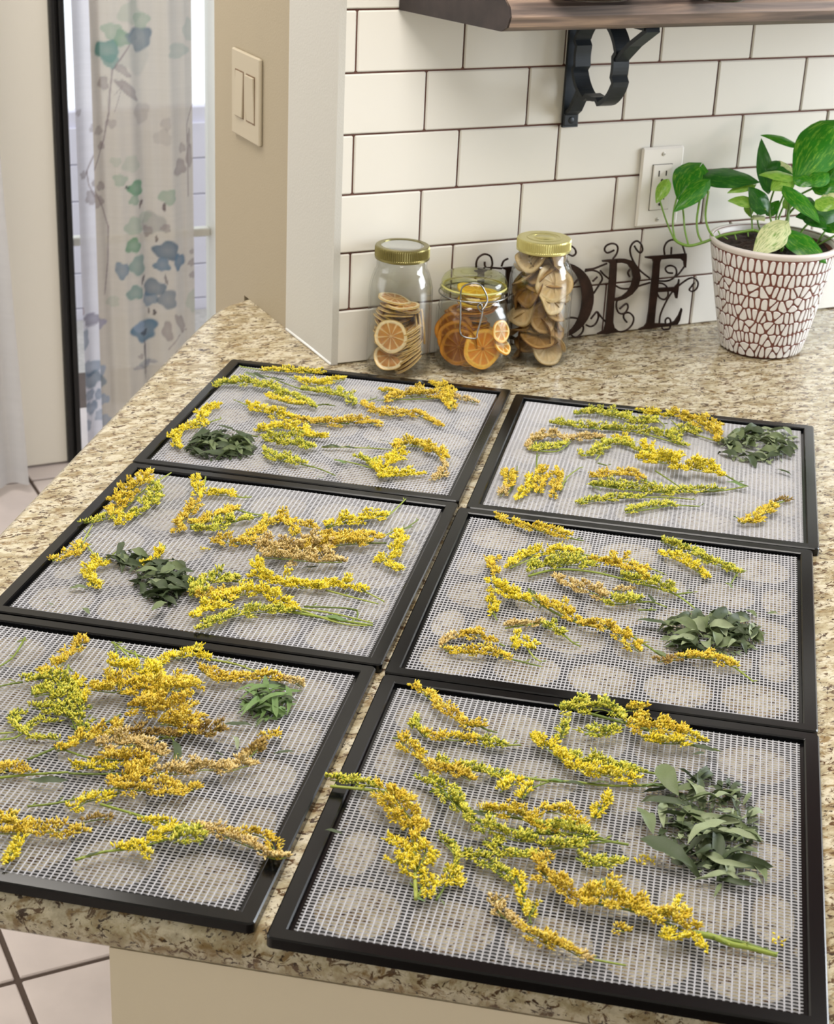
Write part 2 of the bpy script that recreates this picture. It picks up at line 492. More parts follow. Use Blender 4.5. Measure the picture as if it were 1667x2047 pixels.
win = MB()
win.box((1.252, YB - 0.03, FLZ), (1.285, YB + 0.06, 1.25), 0.004)
wf = win.build('window_1', mat('white_window_casing', (226, 224, 214), rough=0.4)); tag(wf, kind='structure')
mb = MB(); mb.box((0.879, YB + 0.03, FLZ), (1.252, YB + 0.035, 1.25)); mb.build('pane', pane_m, wf)
P = ony(405, 468, YB); mb = MB(); mb.box((0.879, YB + 0.02, P.z - 0.012), (1.252, YB + 0.05, P.z + 0.008), 0.002); mb.build('window_rail', MATS['white_window_casing'], wf)
P = ony(405, 212, 3.4)
mb = MB(); mb.box((0.5, 3.4, -1.2), (3.2, 3.45, P.z), 0.003)
ex = mb.build('wall_garden', ext_m); tag(ex, kind='structure')
zb = P.z - 0.05
while zb > -1.0:
    mb = MB(); mb.box((0.5, 3.385, zb - 0.119), (3.2, 3.4, zb), 0.003); mb.build('plank', ext_m, ex); zb -= 0.122
mb = MB(); mb.box((0.3, 2.04, -1.25), (3.4, 3.38, FLZ - 0.1))
tag(mb.build('ground_patio', mat('patio_concrete', (190, 186, 182), rough=0.9, noise_amt=0.2)), kind='structure')

# ------------------------------------------------------------------ curtains (print is painted cloth colour)
TEAL = (104, 150, 140); SLATE = (104, 122, 136); BLUE = (96, 128, 152); PGREEN = (150, 176, 150); GREEN = (112, 160, 122)
BRN = (138, 122, 122); VIO = (170, 168, 190); PBLUE = (158, 176, 202)
def Cz(pts, ox, oy, s): return [(ox + p[0] / s, oy + p[1] / s) for p in pts]
blobs = []
def B(x, y, rx, col, a=0.8, ry=None, rot=0.0, Z=(0, 0, 2.488)):
    blobs.append((Z[0] + x / Z[2], Z[1] + y / Z[2], rx / Z[2], (ry or rx) / Z[2], rot, tuple(v * .9 for v in col), min(1, a * 1.2)))
for q in [(530, 250, 55, TEAL, .85), (600, 185, 42, GREEN, .7), (690, 190, 62, SLATE, .8), (700, 100, 42, PGREEN, .55), (550, 150, 42, PGREEN, .6), (650, 170, 34, SLATE, .5),
          (545, 300, 36, TEAL, .7), (600, 345, 46, BRN, .5, 20, -.7), (625, 440, 72, BRN, .6, 26, -.75), (515, 415, 24, BRN, .5, 36), (405, 572, 16, BRN, .4),
          (490, 650, 24, BRN, .4), (550, 612, 22, BRN, .35), (505, 727, 20, BRN, .5), (433, 885, 20, BRN, .5), (500, 925, 24, BRN, .5), (480, 1000, 36, BRN, .5),
          (670, 930, 42, GREEN, .85), (590, 890, 32, PGREEN, .5), (660, 990, 27, PGREEN, .7), (825, 972, 40, PGREEN, .6), (760, 1110, 58, (160, 158, 150), .5),
          (660, 1120, 48, PGREEN, .5), (735, 1150, 22, BRN, .5, 30), (815, 1130, 22, BRN, .5), (655, 1215, 40, GREEN, .75), (822, 1240, 60, SLATE, .85, 50), (885, 1295, 34, BLUE, .8, 42),
          (800, 1312, 36, BLUE, .75), (680, 1315, 44, TEAL, .6, 55), (600, 1338, 30, BLUE, .65, 44), (665, 1450, 46, TEAL, .65, 38), (765, 1430, 50, SLATE, .75, 46), (745, 1490, 36, BLUE, .6),
          (825, 1482, 42, SLATE, .65, 52), (715, 1640, 66, BLUE, .9, 60), (715, 1650, 18, (60, 70, 86), .8), (825, 1640, 24, BRN, .5, 56, .1), (892, 1600, 22, BRN, .5, 60, .5),
          (700, 1010, 10, (90, 70, 66), .8, 22, -.5), (808, 1025, 8, (90, 70, 66), .8, 22), (622, 927, 10, (70, 80, 66), .8, 8), (775, 1185, 6, (90, 70, 66), .7, 18), (710, 1390, 8, (80, 70, 70), .8, 24, -.4),
          (818, 1385, 6, (110, 100, 100), .7, 28, .2), (768, 1553, 8, (70, 60, 60), .8, 16), (745, 1550, 5, (90, 80, 80), .7, 16), (700, 560, 40, BRN, .25, 55), (815, 610, 22, BRN, .25, 34), (800, 680, 40, BRN, .18),
          (720, 1080, 30, PGREEN, .3), (880, 250, 60, TEAL, .3, 40), (940, 150, 30, TEAL, .25, 60), (890, 832, 34, BRN, .5, 46, -.4), (905, 735, 18, BRN, .4, 26), (945, 780, 20, BRN, .45, 60),
          (660, 260, 80, (170, 176, 170), .25, 110), (570, 800, 24, PGREEN, .25), (645, 810, 45, PGREEN, .25), (640, 60, 60, PGREEN, .3), (945, 690, 10, BRN, .5, 50), (960, 1255, 14, BRN, .5), (957, 1310, 20, BRN, .5), (962, 1370, 18, BRN, .5),
          (960, 1500, 30, PGREEN, .3, 60)]:
    B(*q)
for q in [(690, 300, 30, SLATE, .4, 22), (690, 250, 6, (90, 80, 90), .7, 60), (665, 262, 14, BRN, .5), (715, 295, 32, (140, 140, 156), .5, 12), (655, 315, 26, (140, 140, 156), .45, 14), (690, 330, 6, (90, 80, 90), .5, 40),
          (455, 110, 45, VIO, .8, 34), (410, 200, 30, PBLUE, .7, 50), (450, 340, 50, PBLUE, .7, 40), (450, 395, 52, BLUE, .6, 44), (440, 470, 28, PBLUE, .7), (495, 470, 26, PBLUE, .7), (450, 530, 34, PBLUE, .8), (500, 570, 30, PBLUE, .6), (425, 610, 26, PBLUE, .7),
          (405, 65, 8, (150, 90, 100), .5, 20), (410, 560, 6, (150, 90, 100), .5, 34, .3)]:
    B(*q, Z=(0, 600, 2.381)) if len(q) <= 7 else None
for q in [(690, 1620, 30, PBLUE, .5), (560, 1500, 30, PGREEN, .25)]:
    B(*q)
twigs = [([(630, 220), (590, 290), (552, 345), (542, 470), (540, 560), (520, 700), (452, 870), (462, 935), (512, 1035), (542, 1130), (540, 1300), (520, 1460)], 6, (122, 106, 110)),
         ([(965, 530), (930, 620), (935, 760), (938, 980)], 5, (128, 110, 110)), ([(720, 1730), (715, 1690)], 6, (96, 90, 100)), ([(560, 470), (600, 420), (560, 560)], 3, (140, 124, 124)), ([(830, 1730), (880, 1660), (930, 1640)], 5, BRN)]
blot = []
for (px, py, rx, ry, rot, c, a) in blobs:
    P = ony(px, py, 1.88); k = P.y - CPOS.y; sc = depth(P) / FPX
    blot.append((P.x, P.z, rx * sc * 1.12, ry * sc * 1.02, rot, np.array(lin(c)[:3]), a))
segs = []
for pts, wd, c in twigs:
    q = [ony(x / 2.488, y / 2.488, 1.88) for x, y in pts]
    for i in range(len(q) - 1): segs.append((q[i].x, q[i].z, q[i + 1].x, q[i + 1].z, wd / 2.488 * 0.0006, np.array(lin(c)[:3])))
def curtain(x0, x1, z0, z1, nx, nz, base, prof, y0):
    xs = np.linspace(x0, x1, nx); zs = np.linspace(z0, z1, nz)
    X, Z = np.meshgrid(xs, zs)
    C = np.ones((nz, nx, 4)); C[..., :3] = np.array(lin(base)[:3])
    rng = np.random.RandomState(3)
    wv = 1 + 0.04 * rng.rand(nz, 1) + 0.03 * rng.rand(1, nx)
    C[..., :3] *= wv[..., None]
    for (cx, cz, rx, rz, rot, c, a) in blot:
        if cx + rx * 2 < x0 or cx - rx * 2 > x1: continue
        dx = X - cx; dz = Z - cz
        u = (dx * cos(rot) + dz * sin(rot)) / rx; v = (-dx * sin(rot) + dz * cos(rot)) / rz
        th = np.arctan2(v, u); rr = np.sqrt(u * u + v * v)
        wob = 1 + 0.12 * np.sin(3 * th + cx * 90) + 0.08 * np.sin(5 * th + cz * 70)
        k = np.clip((wob - rr) / 0.14, 0, 1) * a * (0.75 + 0.25 * np.clip(rr, 0, 1))
        C[..., :3] = C[..., :3] * (1 - k[..., None]) + c * k[..., None]
    for (ax, az, bx, bz, wd, c) in segs:
        dx, dz = bx - ax, bz - az; L2 = dx * dx + dz * dz
        t = np.clip(((X - ax) * dx + (Z - az) * dz) / L2, 0, 1)
        d = np.sqrt((X - ax - t * dx) ** 2 + (Z - az - t * dz) ** 2)
        k = np.clip((wd * 1.6 - d) / wd, 0, 1) * 0.75
        C[..., :3] = C[..., :3] * (1 - k[..., None]) + c * k[..., None]
    Y = y0 + np.vectorize(prof)(X, Z)
    V = np.stack([X, Y, Z], -1).reshape(-1, 3)
    idx = np.arange(nx * nz).reshape(nz, nx)
    F = np.stack([idx[:-1, :-1], idx[:-1, 1:], idx[1:, 1:], idx[1:, :-1]], -1).reshape(-1, 4)
    me = bpy.data.meshes.new('curtain')
    me.from_pydata(V.tolist(), [], F.tolist())
    me.polygons.foreach_set('use_smooth', [True] * len(F))
    at = me.color_attributes.new('Col', 'FLOAT_COLOR', 'POINT'); at.data.foreach_set('color', C.astype(np.float32).ravel())
    me.materials.append(curt_m)
    return me
def edge(z, zt, zb, a, b): return a + (b - a) * (zt - z) / (zt - zb)
o = link('sheer_curtain', curtain(0.925, 1.178, -0.895, 1.2, 110, 560, (196, 190, 180), lambda x, z: 0.012 * sin((x - 0.925) * 60) + 0.03 * max(0, (x - 1.155) * 20) + 0.004 * sin(x * 140 + z * 3), 1.872))
tag(o, 'sheer curtain printed with teal and slate flowers beside the black door edge', 'curtain')
o = link('sheer_curtain', curtain(0.892, 0.955, -0.895, 1.2, 30, 420, (226, 228, 240), lambda x, z: 0.012 * sin((x - 0.9) * 70), 1.905))  # window light on this layer is put into its bluish-white base
tag(o, 'narrow pale blue-white curtain panel behind the printed sheer', 'curtain')
o = link('sheer_curtain', curtain(0.50, 0.685, -0.885, 1.0, 60, 300, (206, 206, 208), lambda x, z: 0.015 * sin(x * 80), 1.78))
o.rotation_euler = (0, 0, 0)
tag(o, 'grey floral curtain hanging in front of the cream door', 'curtain')
for v in o.data.vertices:   # it hangs slanting outward towards its hem
    t = (1.0 - v.co.z) / 1.9
    v.co.x += 0.0 + 0.06 * (t - 0.62)

# ------------------------------------------------------------------ switch plate and outlet
sw = thing('switch_plate', 'ivory double rocker switch plate on the beige wall', 'light switch', (0.7345, 0.329, 0.3072))
mb = MB(); mb.box((-0.006, -0.0575, -0.0625), (0, 0.0575, 0.0625), 0.002); mb.build('plate', plate2_m, sw)
for s_ in (-1, 1):
    m_ = MB(); m_.box((-0.0066, s_ * 0.023 - 0.0175, -0.0345), (-0.0055, s_ * 0.023 + 0.0175, 0.0345)); rec = m_.build('recess', MATS.get('recess_shadow_line') or mat('recess_shadow_line', (110, 84, 60)), sw)  # brown backing paints the shadow line round each rocker
    m_ = MB(); m_.box((-0.0035, -0.0160, -0.033), (0, 0.0160, 0.033), 0.001); q = m_.build('rocker', plate2_m, sw, (-0.0048, s_ * 0.023, 0)); q.rotation_euler = (0, s_ * 0.04, 0)
P = ony(1321, 372, 0)
ot = thing('wall_outlet', 'white duplex wall outlet on the tiles behind the pothos vine', 'outlet', (1.243, -0.0005, 0.2183))
mb = MB(); mb.box((-0.036, -0.0055, -0.058), (0.036, 0, 0.058), 0.003); mb.build('plate', plate_m, ot)
mb = MB(); mb.box((-0.0168, -0.0062, -0.0335), (0.0168, -0.005, 0.0335)); mb.build('outline_gap', slot_m, ot)
mb = MB(); mb.box((-0.0162, -0.008, -0.0329), (0.0162, -0.005, 0.0329), 0.001); fc = mb.build('receptacle', plate_m, ot)
for s_ in (-1, 1):
    cz = s_ * 0.0175
    for dx, h in ((-0.0062, 0.0042), (0.0062, 0.0036)):
        m_ = MB(); m_.box((dx - 0.0009, -0.0084, cz + 0.003 - h), (dx + 0.0009, -0.0079, cz + 0.003 + h)); m_.build('slot', slot_m, fc)
    m_ = MB(); m_.lathe([(0.0023, 0), (0.0023, 0.0006)], 10, cap0=True, cap1=True); q = m_.build('ground_hole', slot_m, fc, (0, -0.0079, cz - 0.0072)); q.rotation_euler = (pi / 2, 0, 0)
    m_ = MB(); m_.lathe([(0.0032, 0), (0.0030, 0.001), (0.002, 0.0014)], 12, cap0=True, cap1=True); q = m_.build('screw', screw_m, ot, (0, -0.0052, s_ * 0.048)); q.rotation_euler = (pi / 2, 0, 0)
    m_ = MB(); m_.box((-0.0026, -0.0068, s_ * 0.048 - 0.0003), (0.0026, -0.0063, s_ * 0.048 + 0.0003)); m_.build('screw_slot', slot_m, ot)

# ------------------------------------------------------------------ shelf, bracket, crocks
sh = thing('wall_shelf', 'thick dark-stained wooden shelf on the tiled wall', 'shelf', (0, 0, 0))
mb = MB()
zb_, zt_ = 0.4734, 0.511
secs = []
shp = [(-0.002, zb_), (-0.195, zb_), (-0.205, zb_ + 0.006), (-0.209, zb_ + 0.018), (-0.206, zt_ - 0.008), (-0.198, zt_), (-0.002, zt_)]
xs = [0.815, 1.1, 1.5, 2.2]
vs = []; 
for i, x in enumerate(xs):
    for (y, z) in shp:
        xx = x + (0.046 * (-y / 0.2) if i == 0 else 0)
        vs.append((xx, y, z))
k = len(shp); fs = []
for i in range(len(xs) - 1):
    for j in range(k):
        j2 = (j + 1) % k; fs.append((i * k + j, (i + 1) * k + j, (i + 1) * k + j2, i * k + j2))
fs.append(tuple((len(xs) - 1) * k + j for j in range(k)))
mb.add(vs, fs); mb.build('board', wood_m, sh)
mb = MB(); e0 = [Vector((0.8145 + 0.046 * (-y / 0.2), y, z)) for y, z in shp]
mb.add(e0 + [p + Vector((0.003, 0, 0)) for p in e0], [tuple(range(k)), tuple(range(2 * k - 1, k - 1, -1))] + [(i, k + i, k + (i + 1) % k, (i + 1) % k) for i in range(k)])
mb.build('end_grain', endgrain_m, sh)
BX = 1.082
br = thing('shelf_bracket', 'black wrought iron bracket with a ring under the wooden shelf', 'shelf bracket', (BX, 0, 0))
def strap(pts, wd, th, name, closed=False):
    # pts in (y,z); strap is wd wide along x, th thick
    P = [Vector((0, p[0], p[1])) for p in pts]; n_ = len(P); vs = []; fs = []
    for i in range(n_):
        a = P[(i - 1) % n_] if closed or i > 0 else P[0]
        b = P[(i + 1) % n_] if closed or i < n_ - 1 else P[-1]
        t = (b - a).normalized(); nn = Vector((0, -t.z, t.y))
        for sx, sn in ((-1, -1), (1, -1), (1, 1), (-1, 1)):
            vs.append(P[i] + Vector((sx * wd / 2, 0, 0)) + nn * (sn * th / 2))
    m_ = n_ if closed else n_ - 1
    for i in range(m_):
        j = (i + 1) % n_
        for k in range(4):
            k2 = (k + 1) % 4; fs.append((i * 4 + k, j * 4 + k, j * 4 + k2, i * 4 + k2))
    if not closed: fs += [(0, 1, 2, 3), ((n_ - 1) * 4 + 3, (n_ - 1) * 4 + 2, (n_ - 1) * 4 + 1, (n_ - 1) * 4)]
    m2 = MB(); m2.add(vs, fs); return m2.build(name, iron, br)
strap([(-0.004, zb_ - 0.001), (-0.004, 0.335), (-0.0045, 0.318), (-0.005, 0.312)], 0.024, 0.005, 'wall_strap')
strap([(-0.001, zb_ - 0.003), (-0.185, zb_ - 0.003)], 0.024, 0.005, 'top_strap')
cy, cz, rr = -0.0715, 0.412, 0.055
ring = []
for i in range(72):
    a = 2 * pi * i / 72
    q = (a / (pi / 2)) % 1.0
    f_ = 1.0 if 0.17 < q < 0.83 else 0.87
    ring.append((cy + rr * f_ * cos(a), cz + rr * 1.02 * f_ * sin(a)))
strap(ring, 0.024, 0.006, 'ring', True)
strap([(-0.006, 0.331), (-0.016, 0.338), (cy + rr * .62, cz - rr * .72)], 0.02, 0.006, 'lower_brace')
strap([(cy - rr * .86, cz + rr * .16), (-0.150, 0.446), (-0.188, zb_ - 0.004)], 0.02, 0.006, 'upper_brace')
mb = MB(); mb.lathe([(0.0055, 0), (0.005, 0.002), (0.003, 0.003), (0.0, 0.003)], 12); q = mb.build('screw', iron, br, (0, -0.0065, 0.322)); q.rotation_euler = (pi / 2, 0, 0)
mb = MB(); mb.box((-0.012, -0.0085, 0.3135), (0.012, -0.003, 0.332), 0.002); mb.build('foot_pad', iron, br)
for px, rad, lab in ((1212, 0.062, 'dark glazed crock base on the shelf above the bracket'), (1464, 0.036, 'smaller dark crock base on the shelf toward the plant')):
    P = onz(px, 5, zt_); 
    cr = MB(); cr.lathe([(rad * .9, 0), (rad, .004), (rad * 1.05, .05), (rad * .95, .10), (rad * .7, .12), (rad * .74, .135), (rad * .66, .135), (rad * .62, .11), (rad * .9, .05), (0.001, .01)], 40, cap0=True)
    tag(cr.build('glazed_crock', dark_crock, None, (P.x, P.y + rad * .85, zt_ + 0.0003)), lab, 'crock')

# ------------------------------------------------------------------ HOPE metal word sign
YS = -0.013
sign = thing('metal_word_sign', 'bronzed metal word sign reading HOPE with curled scrolls', 'sign', (1.2, YS, 0))
def Z8(p): return (1100 + p[0] / 5.209, 440 + p[1] / 5.209)
def sp(p, dy=0.0):
    a = Z8(p); q = ony(a[0], a[1], YS + dy); return q - Vector((1.2, YS, 0))
def letter(polys, name='letter', lab=None):
    m_ = MB()
    for pl_ in polys:
        pts = [sp(p) for p in pl_]
        a = sum(pts[i - 1].x * pts[i].z - pts[i].x * pts[i - 1].z for i in range(len(pts)))
        if a < 0: pts.reverse()
        n_ = len(pts)
        vs = [Vector((p.x, -0.0018, max(p.z, 0.0005))) for p in pts] + [Vector((p.x, 0.0012, max(p.z, 0.0005))) for p in pts]
        m_.add(vs, [tuple(range(n_)), tuple(range(2 * n_ - 1, n_ - 1, -1))] + [(i, n_ + i, n_ + (i + 1) % n_, (i + 1) % n_) for i in range(n_)])
    o_ = m_.build(name, rust, sign)
    if lab: o_['label'] = lab
    return o_
letter([[(985, 378), (1050, 372), (1200, 362), (1415, 345), (1416, 395), (1408, 492), (1392, 492), (1385, 430), (1350, 400), (1240, 398), (1150, 408), (1138, 440), (1130, 560), (1120, 700),
         (1118, 705), (1290, 695), (1325, 660), (1335, 610), (1341, 620), (1332, 710), (1318, 812), (1302, 812), (1290, 765), (1265, 740), (1116, 748), (1095, 900), (1080, 1072),
         (1230, 1075), (1290, 1050), (1330, 990), (1362, 915), (1370, 930), (1345, 1040), (1320, 1085), (1000, 1132), (925, 1142), (918, 1130), (975, 1105), (1000, 1070), (1020, 940), (1045, 700), (1060, 560), (1070, 440), (1058, 405), (985, 392)]], 'letter_e')
letter([[(540, 418), (600, 410), (690, 405), (688, 500), (680, 640), (662, 840), (650, 1060), (665, 1118), (710, 1152), (712, 1165), (580, 1180), (488, 1188), (486, 1178), (555, 1145), (572, 1080), (590, 850), (612, 600), (620, 460), (600, 434), (540, 432)],
        [(680, 404), (730, 400), (780, 402), (860, 425), (920, 500), (937, 600), (908, 700), (850, 770), (780, 815), (710, 838), (664, 840), (664, 810), (700, 806), (745, 790), (800, 745), (838, 680), (858, 600), (845, 520), (800, 458), (740, 442), (680, 445)]], 'letter_p')
op = []
oo = []; oi = []
for i in range(41):
    a = 2 * pi * i / 40
    oo.append((88 + 360 * cos(a), 835 + 394 * sin(a) - 0.10 * 360 * cos(a))); oi.append((88 + 240 * cos(a), 835 + 372 * sin(a) - 0.10 * 240 * cos(a)))
letter([[oo[i], oo[i + 1], oi[i + 1], oi[i]] for i in range(40)], 'letter_o')
hx = -790
letter([[(hx, 520), (hx + 130, 508), (hx + 130, 522), (hx + 98, 540), (hx + 92, 1230), (hx + 130, 1250), (hx + 130, 1262), (hx - 10, 1276), (hx - 10, 1264), (hx + 28, 1240), (hx + 34, 550), (hx, 534)],
        [(hx + 290, 492), (hx + 430, 478), (hx + 430, 492), (hx + 392, 512), (hx + 384, 1200), (hx + 425, 1218), (hx + 425, 1230), (hx + 280, 1246), (hx + 280, 1234), (hx + 318, 1212), (hx + 326, 520), (hx + 290, 506)],
        [(hx + 90, 850), (hx + 325, 828), (hx + 325, 862), (hx + 90, 884)]], 'letter_h')
scrolls = [[(185, 440), (150, 390), (135, 325), (160, 280), (210, 268), (255, 300), (265, 345), (235, 372), (200, 360), (172, 340)],
    [(650, 405), (690, 350), (703, 290), (680, 252), (630, 245), (580, 270), (565, 310), (590, 340), (630, 330), (665, 312)],
    [(1035, 605), (930, 520), (860, 420), (830, 320), (850, 250), (900, 218), (945, 250), (960, 310), (935, 340), (900, 310), (875, 268)],
    [(1190, 360), (1185, 290), (1215, 230), (1270, 205), (1330, 225), (1375, 265), (1402, 345)], [(1262, 280), (1258, 355)],
    [(1275, 552), (1225, 547), (1198, 512), (1215, 482), (1260, 474), (1305, 500), (1312, 560), (1270, 612), (1200, 635), (1115, 632)], [(1398, 480), (1345, 550), (1305, 590)],
    [(1110, 655), (1170, 662), (1215, 700), (1225, 780), (1190, 825), (1140, 810), (1115, 770)],
    [(1500, 650), (1470, 690), (1448, 725), (1480, 742), (1525, 710), (1537, 650), (1500, 605), (1440, 610), (1340, 680), (1260, 760), (1190, 880), (1145, 990), (1135, 1078)],
    [(1200, 1075), (1198, 1040), (1225, 1018), (1252, 1045), (1245, 1120), (1200, 1147), (1160, 1120)],
    [(720, 925), (760, 890), (795, 870), (808, 910), (775, 968), (720, 970), (690, 920), (688, 860), (700, 835)],
    [(798, 1065), (765, 1020), (770, 975), (820, 965), (865, 1010), (855, 1080), (800, 1140), (740, 1163), (690, 1155)],
    [(490, 590), (440, 640)], [(360, 532), (440, 522), (510, 550), (540, 610), (510, 670), (450, 765)], [(365, 515), (450, 505), (530, 475), (590, 452)],
    [(420, 1030), (455, 985), (485, 955), (500, 1010), (470, 1080), (420, 1108), (370, 1090)], [(490, 955), (530, 1010), (572, 1055)],
    [(160, 1030), (220, 1015), (300, 1035), (342, 1110), (330, 1170), (270, 1222), (220, 1200)], [(185, 742), (250, 660), (320, 580)],
    [(680, 682), (740, 712), (830, 712), (940, 680), (1040, 650)], [(520, 525), (560, 570), (612, 612)], [(830, 510), (808, 550), (825, 590)],
    [(90, 820), (-150, 760), (-400, 720)], [(-360, 700), (-200, 640), (30, 500)]]
z4 = lambda x, y: ((650 + x / 3.145 - 1100) * 5.209, (440 + y / 3.145 - 440) * 5.209)
scrolls += [[z4(*p) for p in [(985, 302), (950, 290), (960, 240), (1000, 214), (1040, 230), (1050, 280), (1030, 308), (1005, 290), (1003, 262)]], [z4(*p) for p in [(1108, 292), (1122, 258), (1150, 242)]],
            [z4(*p) for p in [(960, 305), (1040, 300), (1110, 304)]]]
for sc_ in scrolls:
    m_ = MB(); pts = smoothpath([sp(p, -0.0005) for p in sc_], 6)
    for p in pts:
        if p.z < 0.0018: p.z = 0.0018
    m_.tube(pts, 0.0015, 6); m_.build('scroll', rust, sign)

# ------------------------------------------------------------------ jars
def jar_body(name, H, Rb, Rn, parent, sq=None, neck=0.0, th=0.0025):
    hn = H - neck
    outer = [(Rb * .35, 0.0025), (Rb * .80, 0.0), (Rb * .93, 0.003), (Rb, 0.012), (Rb, hn * .74), (Rb * .985, hn * .80), (Rb * .93, hn * .87), (Rn + .003, hn * .94), (Rn, hn * .965), (Rn, H)]
    inner = [(max(r - th, 0.001), z + (0.004 if i < 3 else 0)) for i, (r, z) in enumerate(outer)]
    pr_ = outer + [(Rn - th, H)] + inner[::-1][1:]
    m_ = MB(); m_.lathe(pr_, 48, fn=sq)
    m_.lathe([(0.0005, 0.0025), (Rb * .35, 0.0025)], 48, fn=sq)
    m_.lathe([(Rb * .35 - th, 0.0065), (0.0005, 0.0065)], 48, fn=sq)
    return m_.build('glass_body', glass, parent)
def band(parent, Rl, z0, z1, m, name='lid_band', lip=0.006, teeth=80):
    m_ = MB()
    def kn(a, r, z): return r + (0.0005 * (1 if int(a / (2 * pi) * teeth * 2 + .5) % 2 else -1) if r > Rl * .995 and z0 + .004 < z < z1 - .002 else 0)
    m_.lathe([(Rl * .97, z0), (Rl * 1.01, z0 + .001), (Rl * 1.01, z0 + .0035), (Rl, z0 + .0045), (Rl, z1 - .003), (Rl * .985, z1 - .0006), (Rl * .95, z1), (Rl - lip, z1), (Rl - lip, z1 - .0012)], teeth * 2, fn=kn, smooth=False)
    return m_.build(name, m, parent)
# jar 1
J1 = Vector((0.812, -0.047, 0.0)); J2 = Vector((0.918, -0.0585, 0.0)); J3 = Vector((1.019, -0.066, 0.0))
jr1 = thing('mason_jar', 'tall glass jar of dried lemon slices with a brass band lid beside the wall end', 'jar', J1, 0)
jar_body('g', .168, .0435, .034, jr1, neck=.018)
band(jr1, .0365, .158, .1765, brass, lip=.0075)
mb = MB(); mb.lathe([(0.0005, .1745), (.024, .1745), (.0265, .1755), (.0295, .1752)], 40); mb.build('lid_disc', silver, jr1)
jr3 = thing('mason_jar', 'tall glass jar of tan dried fruit chips with a one-piece gold lid', 'jar', J3, 0)
jar_body('g', .168, .0445, .034, jr3, neck=.016)
band(jr3, .0372, .158, .176, gold, 'lid', lip=.02)
mb = MB(); mb.lathe([(0.0005, .1764), (.013, .1764), (.0135, .1758), (.0172, .1758)], 40); mb.lathe([(.0215, .1762), (.023, .1768), (.0245, .1762)], 40); mb.build('lid_top', gold, jr3)
sqf = lambda a, r, z: (r if z > .088 else r * (1 + 0.075 * (1 - max(0, (z - .07) / .018)) * (abs(cos(a - .0)) ** 8 * 0 + (1 - abs(cos(2 * a))) * 1.2)))
jr2 = thing('clip_top_jar', 'squat square glass clip-top jar of dried orange slices between the two taller jars', 'jar', J2, -0.12)
jr2.scale = (1.04, 1.04, 1.16)
jar_body('g', .098, .0475, .040, jr2, sq=sqf, neck=.012, th=.003)
mb = MB(); mb.lathe([(.0005, .111), (.018, .111), (.021, .1125), (.036, .1125), (.0405, .1095), (.0435, .104), (.0435, .1005), (.041, .0995)], 48)
mb.lathe([(.044, .0985), (.0455, .0965), (.0445, .094), (.041, .093)], 48)
mb.build('glass_lid', glass_lid, jr2)
mb = MB(); mb.lathe([(.041, .099), (.0432, .0985), (.0432, .0972), (.041, .0967)], 48); mb.build('rubber_seal', mat('pale_seal', (214, 206, 140), rough=.5), jr2)
mb = MB()
def jf(a, r, z): return (r * cos(a), r * sin(a), z)
fa = -pi / 2 - 0.38
mb.tube([jf(2 * pi * i / 40, .0462, .090) for i in range(41)], .0011, 6, cap=False)
mb.build('neck_wire', steel, jr2)
mb = MB()
mb.tube(smoothpath([jf(fa - .36, .0475, .090), jf(fa - .34, .0475, .106), jf(fa - .1, .047, .1125), jf(fa + .15, .047, .112), jf(fa + .3, .0475, .104), jf(fa + .38, .0485, .094), jf(fa + .30, .052, .087), jf(fa + .22, .054, .083)], 5), .0011, 6)
mb.tube(smoothpath([jf(fa - .36, .0475, .092), jf(fa - .30, .052, .072), jf(fa - .25, .054, .052), jf(fa + .1, .055, .049), jf(fa + .14, .054, .056), jf(fa + .24, .052, .078), jf(fa + .2, .051, .090), jf(fa + .12, .0505, .086), jf(fa + .22, .052, .08)], 5), .0011, 6)
mb.build('clasp_wire', steel, jr2)

def citrus(name, rr, rind, pith, flesh, memb, nseg=9, th=.003, wave=0.0, seed=0, core=None):
    rg = random.Random(seed); m_ = MB(); NA = nseg * 6; rads = [0.0, .12, .3, .55, .76, .82, .92, 1.0]
    out = []; cols = []
    ph = rg.random() * 6
    for side in (1, -1):
        for j, q in enumerate(rads):
            for i in range(NA):
                a = 2 * pi * i / NA
                r_ = rr * q * (1 + .03 * sin(2 * a + ph) + .02 * sin(5 * a))
                z = side * th / 2 * (1 if q < .95 else .5) + wave * (sin(2 * a + ph) * q * q + .4 * sin(3 * a) * q * q)
                sp_ = i % 6
                if q > .95: c = rind
                elif q > .78: c = pith
                elif q < .1: c = core or memb
                else:
                    c = memb if sp_ == 0 else flesh
                    z -= side * (0 if sp_ == 0 else .0007)
                v = rg.uniform(.88, 1.1)
                l_ = lin(c); cols.append((l_[0] * v, l_[1] * v, l_[2] * v, 1)); out.append((r_ * cos(a), r_ * sin(a), z))
    K = len(rads); fs = []
    for s_ in range(2):
        for j in range(K - 1):
            for i in range(NA):
                i2 = (i + 1) % NA; b = s_ * K * NA
                q = (b + j * NA + i, b + j * NA + i2, b + (j + 1) * NA + i2, b + (j + 1) * NA + i)
                fs.append(q[::-1] if s_ == 0 else q)
    for i in range(NA):
        i2 = (i + 1) % NA; fs.append(((K - 1) * NA + i, (K - 1) * NA + i2, K * NA + (K - 1) * NA + i2, K * NA + (K - 1) * NA + i))
    m_.add(out, fs, cols, True)
    return m_.mesh(name, slice_m)
lem = [citrus('lemon', .0215 + .001 * k, (232, 198, 128), (246, 228, 184), (206, 146, 74), (242, 214, 160), 9, .003, .0006, k) for k in range(3)]
orr = [citrus('orange', .0275, (240, 168, 30), (250, 200, 80), (228, 146, 30), (250, 206, 100), 10, .0035, .0008, 5, (120, 50, 10)),
       citrus('orange', .026, (176, 108, 22), (200, 136, 44), (146, 82, 20), (184, 124, 44), 10, .0035, .001, 6)]
